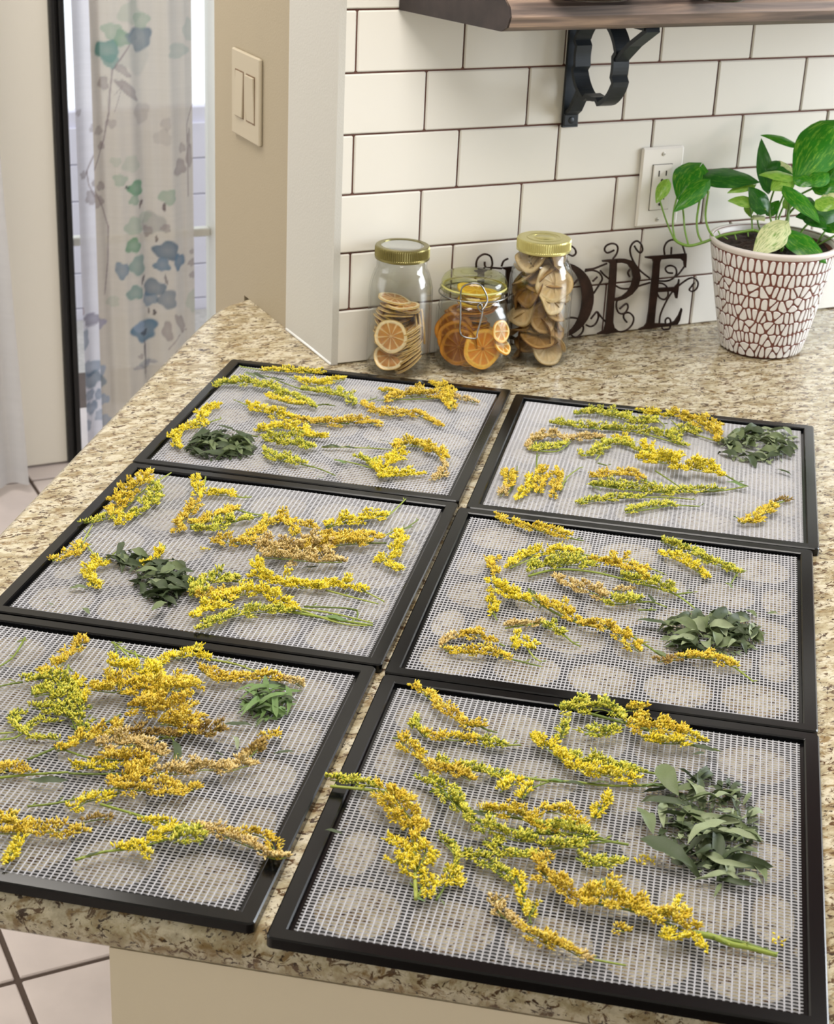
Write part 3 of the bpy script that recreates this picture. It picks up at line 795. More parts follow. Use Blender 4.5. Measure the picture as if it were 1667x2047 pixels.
kum = citrus('kumquat', .0155, (246, 178, 50), (250, 226, 150), (214, 150, 50), (250, 232, 170), 6, .0035, .0003, 8, (250, 230, 160))
lmy = citrus('lemonyellow', .026, (236, 190, 40), (246, 214, 90), (226, 172, 40), (246, 214, 100), 9, .0035, .0008, 9)
chips = [citrus('chip', .023 + .002 * k, c1, c2, c3, c4, 8, .0022, .006, 20 + k, c5) for k, (c1, c2, c3, c4, c5) in enumerate(
    [((130, 92, 48), (196, 160, 102), (170, 130, 72), (182, 146, 88), (110, 74, 36)), ((120, 76, 36), (190, 150, 90), (170, 126, 66), (190, 146, 84), (110, 70, 36)), ((190, 160, 104), (232, 208, 160), (220, 190, 140), (226, 200, 150), (180, 140, 90))])]
def put(me, name, J, off, nrm, spin, label, cat, group):
    o_ = bpy.data.objects.new(name, me); COL.objects.link(o_)
    q = Vector(nrm).normalized().to_track_quat('Z', 'X')
    o_.rotation_euler = (q @ Matrix.Rotation(spin, 4, 'Z').to_quaternion()).to_euler()
    o_.location = J + Vector(off)
    return tag(o_, label, cat, group)
tc_ = Vector((-.42, -.88, .25))   # roughly toward the window side where we look from
lg = ('lemon_slice', 'tan dried lemon slice stacked in the tall jar with the brass band lid', 'lemon slice', 'dried lemon slices in the brass-lidded jar')
side_ = Vector((.9, -.42, 0))
put(lem[1], 'lemon_slice', J1, tuple(Vector((-.42, -.88, 0)) * .031 - side_ * .011 + Vector((0, 0, .058))), (-.5, -.9, .22), 0.3, 'dried lemon slice facing out, the upper of two pressed to the jar glass', 'lemon slice', lg[3])
put(lem[0], 'lemon_slice', J1, tuple(Vector((-.42, -.88, 0)) * .0255 - side_ * .012 + Vector((0, 0, .0285))), (-.35, -.75, .75), 1.0, 'dried lemon slice facing out, lower of two in the brass-lidded jar', 'lemon slice', lg[3])
for i in range(5): put(lem[i % 3], lg[0], J1, (R.uniform(-.006, .006) - .006, R.uniform(-.004, .004), .0095 + .0045 * i), (R.uniform(-.12, .12), R.uniform(-.12, .12), 1), R.random() * 6, *lg[1:])
for i in range(8): put(lem[i % 3], lg[0], J1, tuple(side_ * (.011) + Vector((-.42, -.88, 0)) * .011 + Vector((0, 0, .030 + .0048 * i))), (-.45 - .0 * i, .15, 1), R.random() * 6, *lg[1:])
for i in range(8): put(lem[i % 3], lg[0], J1, (R.uniform(-.008, .008) + .0, R.uniform(-.002, .008) + .008, .042 + .005 * i), (R.uniform(-.25, .25), R.uniform(-.2, .2), 1), R.random() * 6, *lg[1:])
for i in range(6): put(lem[i % 3], lg[0], J1, (R.uniform(-.012, .008), R.uniform(-.014, .004), .080 + .0042 * i), (R.uniform(-.2, .35), R.uniform(-.2, .2), 1), R.random() * 6, *lg[1:])
for i in range(7): put(lem[i % 3], lg[0], J1, tuple(side_ * (-.016) + Vector((0.006, .006, .030 + .0075 * i))), (.35, R.uniform(-.3, .1), .9), R.random() * 6, *lg[1:])
for i in range(9): put(lem[i % 3], lg[0], J1, tuple(side_ * (.014 - .001 * i) + Vector((-.42, -.88, 0)) * (.015 - .001 * i) + Vector((0, 0, .014 + .0055 * i))), (-.5, .3, .8), R.random() * 6, *lg[1:])
for i in range(3): put(lem[i % 3], lg[0], J1, tuple(side_ * (.022 + .005 * i) + Vector((0, 0, .064))), (.95, -.35, .1), R.random() * 6, *lg[1:])
og = ('orange_slice', 'dark amber dried orange slice packed behind others in the clip-top jar', 'orange slice', 'dried orange slices in the clip-top jar')
fr_ = Vector((-.3, -.94, 0)); sd_ = Vector((.95, -.3, 0))
put(orr[0], 'orange_slice', J2, tuple(fr_ * .034 + sd_ * .010 + Vector((0, 0, .0345))), (-.12, -.95, .25), .4, 'bright orange slice with a star-shaped core facing out of the clip-top jar', 'orange slice', og[3])
put(kum, 'kumquat_slice', J2, tuple(fr_ * .036 + sd_ * .034 + Vector((0, 0, .060))), (.25, -.9, .2), .4, 'small pale kumquat slice above the bright orange slice', 'kumquat slice', None)
put(kum, 'kumquat_slice', J2, tuple(fr_ * .030 + sd_ * .038 + Vector((0, 0, .038))), (.4, -.6, .7), 1.4, 'small orange kumquat slice wedged edge-on below the pale one', 'kumquat slice', None)
for i in range(18): put(orr[1] if i % 3 else orr[0], og[0], J2, (R.uniform(-.012, .010), R.uniform(-.004, .012), .012 + .0046 * i), (R.uniform(-.22, .22), R.uniform(-.25, .12), 1), R.random() * 6, *og[1:])
for i in range(3): put(orr[1], og[0], J2, tuple(fr_ * (.028 - .006 * i) - sd_ * (.022 + .003 * i) + Vector((0, 0, .036 + .01 * i))), (-.55, -.8, .1), R.random() * 6, *og[1:])
for i in range(4): put(lmy, 'lemon_slice', J2, (R.uniform(-.004, .010), R.uniform(-.010, .0), .094 + .0045 * i), (R.uniform(-.12, .12), R.uniform(-.2, .1), 1), R.random() * 6, 'yellow dried lemon slice on top inside the clip-top jar', 'lemon slice', 'yellow slices on top in the clip-top jar')
cg = ('fruit_chip', 'curled tan dried fruit chip heaped in the gold-lidded jar', 'dried fruit', 'dried fruit chips in the gold-lidded jar')
RJ = random.Random(5)
for i in range(40):
    a = i * 2.4; rad = .0225 if i % 4 else .008; zz = .016 + .142 * (i / 40)
    if zz > .125: rad *= .6
    p = (rad * cos(a), rad * sin(a), zz)
    put(chips[i % 3], cg[0], J3, p, (cos(a) * RJ.uniform(.3, 1.2), sin(a) * RJ.uniform(.3, 1.2), RJ.uniform(.2, 1)), RJ.random() * 6, *cg[1:])
o_ = put(chips[2], cg[0], J3, tuple(Vector((-.3, -.9, 0)) * .030 + Vector((.012, 0, .118))), (-.1, -.9, .3), .3, 'pale ring-shaped dried chip against the glass below the gold lid', 'dried fruit', cg[3])

# ------------------------------------------------------------------ potted pothos
PC = Vector((1.364, -0.128, 0.0)); HP = .163; RB_, RT_ = .0565, .0905
pot = thing('potted_pothos', 'pothos plant in a white and brown mosaic cell-patterned pot', 'potted plant', PC)
def pr_of(z): return RB_ + (RT_ - RB_) * (z / HP) ** .85
mb = MB()
pp = [(.001, 0), (RB_ - .004, 0), (RB_, .004)] + [(pr_of(z), z) for z in [HP * i / 10 for i in range(1, 10)]] + [(RT_, HP - .002), (RT_ - .001, HP), (RT_ - .004, HP), (RT_ - .006, HP - .006), (RT_ - .012, HP - .03), (.001, HP - .04)]
mb.lathe(pp, 72); mb.build('pot', potin_m, pot)
mb = MB(); mb.lathe([(pr_of(HP - .008) + .0006, HP - .008), (RT_ + .0016, HP - .003), (RT_ + .0010, HP + .0010), (RT_ - .0035, HP + .0010), (RT_ - .006, HP - .005), (RT_ - .0095, HP - .026)], 72)
mb.build('rim', potrim_m, pot)
# raised glaze cells, a relaxed grid of polygons laid on the cone
RP = random.Random(9); CIR = 2 * pi * .074
rows = 8; seeds = []
for r_ in range(rows):
    zz = .004 + (HP - .014) * (r_ + .5) / rows
    nn = 58
    for c_ in range(nn):
        jx = .12 if r_ >= rows - 2 else .34
        seeds.append(((c_ + (.5 if r_ % 2 else 0) + RP.uniform(-jx, jx)) * CIR / nn, zz + RP.uniform(-1, 1) * (.0015 if r_ >= rows - 2 else .0038)))
def clip(pl_, mx, my, nx_, ny_):
    out = []
    for i in range(len(pl_)):
        a = pl_[i - 1]; b = pl_[i]
        da = (a[0] - mx) * nx_ + (a[1] - my) * ny_; db = (b[0] - mx) * nx_ + (b[1] - my) * ny_
        if da <= 0: 
            if db <= 0: out.append(b)
            else:
                t = da / (da - db); out.append((a[0] + (b[0] - a[0]) * t, a[1] + (b[1] - a[1]) * t))
        elif db <= 0:
            t = da / (da - db); out.append((a[0] + (b[0] - a[0]) * t, a[1] + (b[1] - a[1]) * t)); out.append(b)
    return out
mb = MB()
GAP = .0011
for (sx, sz) in seeds:
    pl_ = [(sx - .02, max(sz - .03, .0035)), (sx + .02, max(sz - .03, .0035)), (sx + .02, min(sz + .03, HP - .0095)), (sx - .02, min(sz + .03, HP - .0095))]
    for (ox, oz) in seeds:
        for w_ in (-CIR, 0, CIR):
            dx = ox + w_ - sx; dz = oz - sz
            if (dx == 0 and dz == 0) or abs(dx) > .035 or abs(dz) > .05: continue
            l_ = sqrt(dx * dx + dz * dz)
            pl_ = clip(pl_, sx + dx / 2 - dx / l_ * GAP, sz + dz / 2 - dz / l_ * GAP, dx / l_, dz / l_)
            if len(pl_) < 3: break
        if len(pl_) < 3: break
    if len(pl_) < 3: continue
    for _ in range(2):
        q = []
        for i in range(len(pl_)):
            a = pl_[i]; b = pl_[(i + 1) % len(pl_)]
            q += [(a[0] * .78 + b[0] * .22, a[1] * .78 + b[1] * .22), (a[0] * .22 + b[0] * .78, a[1] * .22 + b[1] * .78)]
        pl_ = q
        if len(pl_) > 12: break
    cxx = sum(p[0] for p in pl_) / len(pl_); czz = sum(p[1] for p in pl_) / len(pl_)
    def W(p, h):
        a = p[0] / CIR * 2 * pi; r2 = pr_of(p[1]) + h; return (r2 * cos(a), r2 * sin(a), p[1])
    n_ = len(pl_); inn = [(cxx + (p[0] - cxx) * .84, czz + (p[1] - czz) * .9) for p in pl_]
    mb.add([W(p, -.0004) for p in pl_] + [W(p, .0006) for p in pl_] + [W(p, .0012) for p in inn],
           [(i, (i + 1) % n_, n_ + (i + 1) % n_, n_ + i) for i in range(n_)] + [(n_ + i, n_ + (i + 1) % n_, 2 * n_ + (i + 1) % n_, 2 * n_ + i) for i in range(n_)] + [tuple(range(2 * n_, 3 * n_))], None, False)
tag(mb.build('glaze_cells', potcell_m, pot), kind='stuff')
mb = MB(); NS = 40
vs = [(0, 0, HP - .007)]
for j in range(1, 13):
    for i in range(NS):
        a = 2 * pi * i / NS; rr = (RT_ - .008) * j / 12
        vs.append((rr * cos(a), rr * sin(a), HP - .012 + .004 * (1 - j / 12) + RP.uniform(-.003, .003)))
fs = [(0, 1 + i, 1 + (i + 1) % NS) for i in range(NS)]
for j in range(11):
    for i in range(NS):
        i2 = (i + 1) % NS; fs.append((1 + j * NS + i, 1 + (j + 1) * NS + i, 1 + (j + 1) * NS + i2, 1 + j * NS + i2))
mb.add(vs, fs)
tag(mb.build('soil', soil_m, pot), kind='stuff')
D0 = depth(PC + Vector((0, 0, .12)))
def Z5(x, y, d=0.0):
    return ondepth(1240 + x / 3.7916, 200 + y / 3.7916, D0 - d) - PC
def pothos_leaf(base, tip, wpx, m, face=None, curl=.25, fold=.25):
    b = Vector(base); t = Vector(tip); ax = t - b; Lh = ax.length; ax.normalize()
    wd = wpx * 1.3 / 3.7916 * D0 / FPX / 2
    if face is None: face = Vector((-.35, -.65, .75))
    nn = Vector(face); nn = (nn - ax * nn.dot(ax))
    if nn.length < .05: nn = Vector((0, 0, 1)) - ax * ax.z
    nn.normalize(); sd = ax.cross(nn)
    NT, NS_ = 14, 8; vs = []; uv = []
    for i in range(NT + 1):
        u = i / NT
        hw = wd * (sin(pi * min(u * 1.0, 1) ** .62) ** .8 if 0 < u < 1 else 0.02)
        back = -.13 * Lh * max(0, 1 - u / .22)
        for j in range(NS_ + 1):
            s_ = -1 + 2 * j / NS_
            p = b + ax * (u * Lh + back * abs(s_) * 1.2) + sd * (hw * s_) + nn * (-fold * hw * abs(s_) ** 1.5 * 1.0 + .10 * wd * (1 - abs(s_)) * 0 - curl * Lh * (u - .35) ** 2 + .03 * wd * sin(u * 14 + s_ * 3))
            vs.append(p); uv.append((u, .5 + s_ / 2))
    fs = []
    for i in range(NT):
        for j in range(NS_):
            a = i * (NS_ + 1) + j; fs.append((a, a + 1, a + NS_ + 2, a + NS_ + 1))
    me = bpy.data.meshes.new('leaf'); me.from_pydata([tuple(v) for v in vs], [], fs)
    me.polygons.foreach_set('use_smooth', [True] * len(fs))
    ul = me.uv_layers.new(name='UVMap')
    for lp in me.loops: ul.data[lp.index].uv = uv[lp.vertex_index]
    me.materials.append(m)
    return link('leaf', me, pot)
LV = [((600, 505, .01), (440, 735, .03), 230, pm_green, None), ((655, 560, .015), (1060, 588, .03), 185, pm_dark, (-.1, -.5, .9)), ((650, 625, .03), (415, 832, .05), 110, pm_green, (-.6, -.7, .3)),
      ((352, 618, .03), (272, 775, .035), 80, pm_lime, None), ((1320, 330, -.02), (1075, 245, -.01), 75, pm_green, (-.2, -.5, .9)), ((1620, 200, .0), (1338, 600, .045), 285, pm_green, (-.45, -.75, .6)),
      ((1110, 660, -.01), (1053, 292, .0), 105, pm_dark, (-.8, -.5, .1)), ((1300, 585, 0), (1105, 505, .01), 110, pm_dark, None), ((1290, 590, .03), (1150, 668, .05), 125, pm_lime, None),
      ((1300, 575, .03), (1060, 545, .04), 100, pm_lime, (-.1, -.4, .9)), ((1005, 640, .02), (815, 692, .03), 60, pm_lime, None), ((1010, 770, .02), (822, 752, .03), 80, pm_lime, None),
      ((1105, 830, .02), (985, 655, .03), 135, pm_dark, None), ((1120, 860, -.01), (1205, 755, -.01), 75, pm_green, None), ((1245, 945, .06), (1018, 1162, .085), 165, pm_cream, (-.55, -.75, .5)),
      ((1240, 990, .05), (1040, 1120, .06), 110, pm_dark, None),
      ((1280, 1010, .06), (1572, 1212, .085), 165, pm_green, (-.1, -.8, .7)), ((1275, 675, .05), (1525, 905, .075), 130, pm_green, (-.1, -.6, .8)), ((1630, 850, .03), (1345, 870, .05), 130, pm_dark, (-.3, -.7, .6)),
      ((1480, 660, .02), (1700, 640, .03), 110, pm_green, None), ((1560, 620, 0), (1640, 480, 0), 120, pm_green, None), ((1350, 740, .0), (1480, 790, .03), 90, pm_dark, None), ((1310, 600, -.01), (1205, 460, 0), 70, pm_cream, (-.5, -.8, .2)),
      ((1200, 470, 0), (1110, 520, .01), 60, pm_dark, None), ((1330, 590, .05), (1480, 630, .06), 90, pm_green, None), ((1560, 900, .0), (1760, 960, .03), 160, pm_green, None), ((1600, 700, .02), (1820, 760, .03), 200, pm_green, None),
      ((1650, 500, -.02), (1850, 420, 0), 220, pm_dark, None), ((970, 790, -.02), (985, 880, -.01), 60, pm_lime, None), ((1020, 870, .0), (1090, 900, .03), 70, pm_cream, None), ((1460, 470, -.03), (1600, 520, 0), 120, pm_dark, None), ((1540, 780, .03), (1640, 700, .03), 90, pm_cream, None), ((1500, 760, .05), (1660, 800, .07), 120, pm_lime, None), ((1420, 860, .04), (1560, 960, .07), 110, pm_dark, None), ((1240, 800, .0), (1340, 700, .02), 80, pm_lime, None), ((1560, 560, .03), (1420, 640, .05), 110, pm_green, None)]
for b_, t_, w_, m_, f_ in LV:
    pothos_leaf(Z5(*b_), Z5(*t_), w_, m_, Vector(f_) if f_ else None)
ST = [([(1010, 985, 0.02), (870, 1008, .02), (760, 1030, .02), (620, 1082, .02), (520, 1104, .02), (440, 1080, .02), (402, 1040, .02)], .0022), ([(402, 1045, .02), (350, 920, .02), (300, 765, .03)], .0013),
      ([(418, 1070, .02), (398, 960, .02), (405, 840, .02), (430, 735, .02)], .0014), ([(515, 1098, .02), (488, 980, .02), (480, 880, .02), (470, 800, .04)], .0014), ([(620, 1080, .02), (588, 1010, .02), (580, 900, .02), (605, 740, .03)], .0016),
      ([(712, 1045, .02), (668, 980, .02), (645, 870, .02), (668, 690, .03)], .0017), ([(1240, 1150, .02), (1260, 950, .01), (1300, 600, .02)], .0018), ([(1200, 1130, .02), (1130, 850, .0), (1165, 680, .03)], .0014),
      ([(1230, 1150, .03), (1260, 900, .0), (1365, 770, .03)], .0016), ([(1290, 1130, .0), (1400, 960, 0), (1500, 900, 0), (1640, 850, 0)], .0016), ([(1450, 1130, 0), (1530, 1080, .0), (1660, 1010, .0), (1760, 960, 0)], .0016),
      ([(1470, 1120, -.01), (1540, 1010, -.01), (1600, 940, -.02), (1700, 800, 0)], .0016), ([(1180, 1120, 0), (1200, 900, -.02), (1285, 680, -.02), (1330, 330, -.02)], .0015), ([(1260, 1120, .02), (1280, 850, .0), (1330, 740, .0), (1500, 650, .01)], .0015),
      ([(1010, 985, .02), (1130, 1040, .02), (1200, 1140, .02)], .0022), ([(1000, 1000, .01), (995, 900, 0), (980, 800, 0)], .0013), ([(1190, 1170, .03), (1250, 1050, .03), (1290, 1000, .05)], .002), ([(1210, 1180, .04), (1240, 1060, .05), (1240, 950, .05)], .002),
      ([(760, 1030, .02), (740, 990, .02)], .0010), ([(775, 1030, .02), (815, 1055, .02)], .0010), ([(865, 1010, .02), (880, 1060, .02)], .0010), ([(965, 990, .02), (970, 1035, .02)], .0010), ([(1300, 1110, .03), (1340, 1115, .04), (1360, 1100, .05)], .0012),
      ([(1150, 1130, .0), (1050, 960, -.01), (1045, 840, -.01), (1100, 830, .02)], .0013), ([(1240, 1120, 0), (1180, 890, -.02), (1300, 590, -.01)], .0016)]
for pts, r_ in ST:
    m_ = MB(); m_.tube(smoothpath([Z5(*p) for p in pts], 6), r_, 8); m_.build('stem', stem_m, pot)

# ------------------------------------------------------------------ drying trays
S = 0.3870
def sq_ring(off, z, r0=0.005, n=5):
    h = S / 2 - off; r = max(r0 - off, 0.0004); out = []
    for (sx, sy, a0) in ((1, 1, 0), (-1, 1, pi / 2), (-1, -1, pi), (1, -1, 1.5 * pi)):
        for i in range(n + 1):
            a = a0 + i * (pi / 2) / n
            out.append((sx * (h - r) + r * cos(a), sy * (h - r) + r * sin(a), z))
    return out
prof = [(0.0, .0006), (0.0, .0082), (.0012, .0094), (.0118, .0094), (.0130, .0084), (.0130, .0050), (.0195, .0046), (.0195, .0006)]
mb = MB(); rg = [sq_ring(*p) for p in prof]; n = len(rg[0]); vs = [p for r_ in rg for p in r_]; fs = []
for i in range(len(prof)):
    i2 = (i + 1) % len(prof)
    for k in range(n):
        k2 = (k + 1) % n; fs.append((i * n + k, i * n + k2, i2 * n + k2, i2 * n + k))
mb.add(vs, fs); frame_me = mb.mesh('frame', black)
# rigid lattice: staggered rounded openings
mb = MB(); HI = S / 2 - .0195; NC = 5; cw = 2 * HI / NC
q_ = lambda a: 1 + .035 * (sin(2 * a) ** 2)
def cell(x0, x1, y0, y1):
    cx, cy_ = (x0 + x1) / 2, (y0 + y1) / 2; hx_, hy_ = (x1 - x0) / 2, (y1 - y0) / 2; NN = 24; o_ = []; i_ = []
    for k in range(NN):
        a = 2 * pi * (k + .5) / NN; c_, s_ = cos(a), sin(a); q = max(abs(c_) / hx_, abs(s_) / hy_)
        o_.append((cx + c_ / q, cy_ + s_ / q)); 
        i_.append((cx + hx_ * .91 * c_ * q_(a), cy_ + hy_ * .91 * s_ * q_(a)))
    vs = [(p[0], p[1], .0030) for p in o_] + [(p[0], p[1], .0030) for p in i_] + [(p[0], p[1], .0008) for p in i_]
    mb.add(vs, [(k, (k + 1) % NN, NN + (k + 1) % NN, NN + k) for k in range(NN)] + [(NN + k, NN + (k + 1) % NN, 2 * NN + (k + 1) % NN, 2 * NN + k) for k in range(NN)])
for j in range(NC):
    y0 = -HI + j * cw
    xs_ = [-HI + i * cw for i in range(NC + 1)] if j % 2 == 0 else [-HI] + [-HI + (i + .5) * cw for i in range(NC)] + [HI]
    for a, b in zip(xs_[:-1], xs_[1:]): cell(a, b, y0, y0 + cw)
lat_me = mb.mesh('lattice', blackmat)
# mesh sheet: two sets of strands with widened crossings
mb = MB(); HS = S / 2 - .0163
NA_, NB_ = 70, 96
pa, pb = 2 * HS / NA_, 2 * HS / NB_
def sag(x, y): return .0056 + .0004 * sin(x * 31 + y * 9) + .0003 * sin(y * 47 - x * 13)
def strandset(count, pitch, other_pitch, wmid, wknot, top, along_y):
    V = []; F = []
    for i in range(count):
        c = -HS + pitch * (i + .5); ns = int(round(2 * HS / other_pitch)) * 2
        for k in range(ns + 1):
            t = -HS + (2 * HS) * k / ns
            wd = wmid if k % 2 == 0 else wknot
            for q, h in ((-wd / 2, 0), (0, top), (wd / 2, 0)):
                x, y = (c + q, t) if along_y else (t, c + q)
                V.append((x, y, sag(x, y) + h))
            if k:
                b = len(V) - 6
                F.append((b, b + 1, b + 4, b + 3) if not along_y else (b, b + 3, b + 4, b + 1)); F.append((b + 1, b + 2, b + 5, b + 4) if not along_y else (b + 1, b + 4, b + 5, b + 2))
    mb.add(V, F, None, False)
strandset(NA_, pa, pb, .00105, .0018, .0009, True)
strandset(NB_, pb, pa, .00095, .0016, .0009, False)
sheet_me = mb.mesh('mesh_sheet', white_mesh)
TR = {'R1': (.9467, -.4776, -.6476, 0), 'R2': (.7055, -.7837, -.6501, 1), 'R3': (.4706, -1.0943, -.6487, 0), 'L1': (.6397, -.2270, -.6539, 1), 'L2': (.4022, -.5372, -.6564, 0), 'L3': (.1614, -.8445, -.6552, 0)}
TLAB = {'R1': 'far tray on the plant side, with the largest sprig bunch beside grey-green leaves', 'R2': 'middle tray on the plant side, with a curled sprig loop and leaf heap',
        'R3': 'front tray on the plant side, with the long lanceolate leaf heap', 'L1': 'far tray next to the glass jars and the white wall end',
        'L2': 'middle tray on the curtain side, with a brownish sprig bunch', 'L3': 'front tray on the curtain side, running out of the picture'}
trayo = {}
for k_, (x, y, a, rot) in TR.items():
    t = thing('drying_tray', TLAB[k_], 'drying tray', (x, y, 0), a, 'black framed mesh drying trays on the countertop')
    link('frame', frame_me, t); link('lattice', lat_me, t)
    q = link('mesh_sheet', sheet_me, t); q['kind'] = 'stuff'
    if rot: q.rotation_euler = (0, 0, pi / 2)
    trayo[k_] = t

# ------------------------------------------------------------------ goldenrod sprigs
ZM = .0072
ZT = {1: (260, 700, 2.193), 2: (930, 760, 2.262), 3: (0, 920, 1.812), 4: (790, 1000, 1.916), 5: (0, 1220, 2.193), 6: (520, 1330, 2.856), 7: (1060, 1330, 2.746)}
PAL = {'Y': [(248, 230, 66), (240, 216, 48), (253, 240, 120), (228, 204, 52)], 'G': [(218, 214, 84), (232, 222, 80), (192, 194, 78), (242, 232, 110)], 'O': [(226, 194, 64), (238, 210, 78), (204, 170, 58), (246, 226, 116)],
       'T': [(220, 194, 126), (232, 208, 146), (198, 166, 98), (242, 222, 164)], 'B': [(166, 138, 76), (184, 156, 84), (140, 112, 60)], 'M': [(242, 216, 66), (230, 198, 62), (250, 232, 110), (212, 180, 64)]}
GRN = [(122, 138, 52), (142, 158, 62), (104, 122, 46), (160, 170, 78)]
RS = random.Random(21)
BIP = []
for k in range(5):
    a = 2 * pi * k / 5; BIP.append((cos(a), sin(a)))
def floret(mb, p, d, L_, r_, c_base, c_tip):
    a = d.orthogonal().normalized(); b = d.cross(a)
    mid = p + d * (L_ * .62)
    vs = [p] + [mid + (a * q[0] + b * q[1]) * r_ for q in BIP] + [p + d * L_]
    cb = lin(c_base); ct = lin(c_tip); v = RS.uniform(.82, 1.12)
    ct = (ct[0] * v, ct[1] * v, ct[2] * v, 1)
    mb.add(vs, [(0, 1 + (k + 1) % 5, 1 + k) for k in range(5)] + [(6, 1 + k, 1 + (k + 1) % 5) for k in range(5)], [cb] + [ct] * 6, True)
def dried_leaf_mesh(name, L_, W_, mtl, curl=.3, twist=.4, fold=.4, seed=0):
    rg_ = random.Random(seed); NT = 8; vs = []; fs = []
    ph = rg_.random() * 6
    for i in range(NT + 1):
        u = i / NT; hw = W_ / 2 * (sin(pi * u ** .8) ** .75 if 0 < u < 1 else .03)
        tw = twist * (u - .5) * 2
        z0 = curl * L_ * (sin(pi * u) * .5 - .5 * (u - .5) ** 2) * .5 + .03 * L_ * sin(u * 9 + ph)
        yb = .12 * L_ * sin(u * 3 + ph) * .6
        for s_ in (-1, 0, 1):
            vs.append(((u - .5) * L_, yb + hw * s_ * cos(tw), z0 + hw * s_ * sin(tw) + (fold * hw if s_ else 0) + (.1 * hw * sin(u * 17 + s_) if s_ else 0)))
    for i in range(NT):
        for j in range(2):
            a = i * 3 + j; fs.append((a, a + 1, a + 4, a + 3))
    m_ = MB(); m_.add(vs, fs, None, True); return m_.mesh(name, mtl)
SLEAF = [dried_leaf_mesh('leaf', 1.0, .22, leafdry[k % 2 if k < 3 else 3], .15, .3, .3, 50 + k) for k in range(4)]
def sprig(name, tray, lab, zc, branches, stems=(), leaves=(), lift=0.0, cat='goldenrod sprig', first=None):
    zr = ZM + lift + 0.0015
    allp = []
    T = ZT[zc]
    def Wp(p, Tt=None, zz=zr):
        q = Tt or T
        if len(p) == 3 and isinstance(p[2], int): q = ZT[p[2]]
        return onz(q[0] + p[0] / q[2], q[1] + p[1] / q[2], zz)
    b0 = Wp(branches[0][2][0]) if branches else Wp([q for q in stems[0] if not isinstance(q, float)][0])
    root = thing('goldenrod_sprig', lab, cat, (b0.x, b0.y, ZM), 0, None)
    O = Vector((b0.x, b0.y, ZM)); fl_ = MB(); st_ = MB()
    def twigcol(): 
        c = lin(RS.choice(GRN)); return c
    for (pal, wpx, pts) in branches:
        pal_ = PAL[pal[0]]; dens = 1.0 if len(pal) < 2 else float(pal[1:]) 
        W3 = [Wp(p, zz=zr + wpx / T[2] * .35 / 2400) for p in pts]
        path = smoothpath(W3, 6)
        wm = wpx / T[2] * depth(path[len(path) // 2]) / FPX      # width in metres
        # cumulative length
        Ls = [0]
        for i in range(1, len(path)): Ls.append(Ls[-1] + (path[i] - path[i - 1]).length)
        tot = Ls[-1]
        st_.tube([p - O for p in path[::2]] + [path[-1] - O], .0006, 4, twigcol())
        wm *= 2.1
        nf = int(dens * (tot * wm) / 2.0e-6) + 20
        floor_ = ZM + .0006
        # side twigs make a ragged outline; every floret sits on one of them
        nt = max(5, int(tot / .0026))
        tw = []
        for i in range(nt):
            s = tot * (i + RS.random()) / nt
            j = min(range(len(Ls)), key=lambda q: abs(Ls[q] - s)); p = path[j]
            t = (path[min(j + 1, len(path) - 1)] - path[max(j - 1, 0)]).normalized()
            u = s / tot; env = (min(1, .45 + 2.2 * u) * min(1, .35 + 2.2 * (1 - u)))
            a = RS.uniform(0, 2 * pi)
            sd = t.cross(Vector((0, 0, 1))).normalized()
            d = (sd * cos(a) + Vector((0, 0, 1)) * abs(sin(a)) * .75 + t * RS.uniform(-.2, .7)).normalized()
            ln = wm * .5 * env * RS.uniform(.35, 1.1)
            tw.append((p, d, ln, t))
            if i % 2 == 0 and ln > .004:
                e = p + d * ln * .8
                if e.z > floor_: st_.tube([p - O, e - O], .0003, 3, twigcol(), cap=False)
        per = max(3, nf // nt)
        for (p, d, ln, t) in tw:
            for q in range(per):
                f_ = RS.random() ** .6
                b = p + d * ln * f_ + t * RS.uniform(-.004, .004)
                b.z = max(b.z, floor_)
                dd = (d * .8 + t * RS.uniform(-.4, .8) + Vector((RS.uniform(-.7, .7), RS.uniform(-.7, .7), RS.uniform(-.1, .9)))).normalized()
                L_ = RS.uniform(.0034, .0060); r_ = RS.uniform(.00055, .00095)
                g_ = RS.choice(GRN) if pal[0] in 'GYM' else (156, 136, 58)
                if pal[0] == 'G' and RS.random() < .18: ct = RS.choice(GRN)
                else: ct = RS.choice(pal_)
                if b.z + dd.z * L_ < floor_: dd.z = abs(dd.z)
                floret(fl_, b - O, dd, L_, r_, g_, ct)
    for pts in stems:
        thick = .0010
        pts_ = list(pts)
        if isinstance(pts_[0], float): thick = pts_.pop(0)
        path = smoothpath([Wp(p, zz=zr + .002) for p in pts_], 5)
        st_.tube([p - O for p in path], [thick * (1.0 - .35 * i / len(path)) for i in range(len(path))], 5, twigcol())
        for i in range(1, len(path), 2):      # tiny bracts on the bare stem
            if RS.random() < .6:
                t = (path[i] - path[i - 1]).normalized(); sdv = t.cross(Vector((0, 0, 1))).normalized() * RS.choice((-1, 1))
                floret(st_, path[i] - O, (t * .8 + sdv * .6 + Vector((0, 0, .3))).normalized(), RS.uniform(.004, .009), .0007, RS.choice(GRN), RS.choice(GRN))
    if branches:
        tag(fl_.build('florets', flower_m, root), kind='stuff')
    if st_.v: st_.build('stem', gstem_m, root)
    for (x0, y0, x1, y1) in leaves:
        a = Wp((x0, y0), zz=zr + .003); b = Wp((x1, y1), zz=zr + .004); L_ = (b - a).length
        q = link('leaf', SLEAF[RS.randrange(4)], root, (a + b) / 2 - O)
        q.scale = (L_, L_, L_); q.rotation_euler = (RS.uniform(-.4, .4), 0, math.atan2(b.y - a.y, b.x - a.x))
    return root
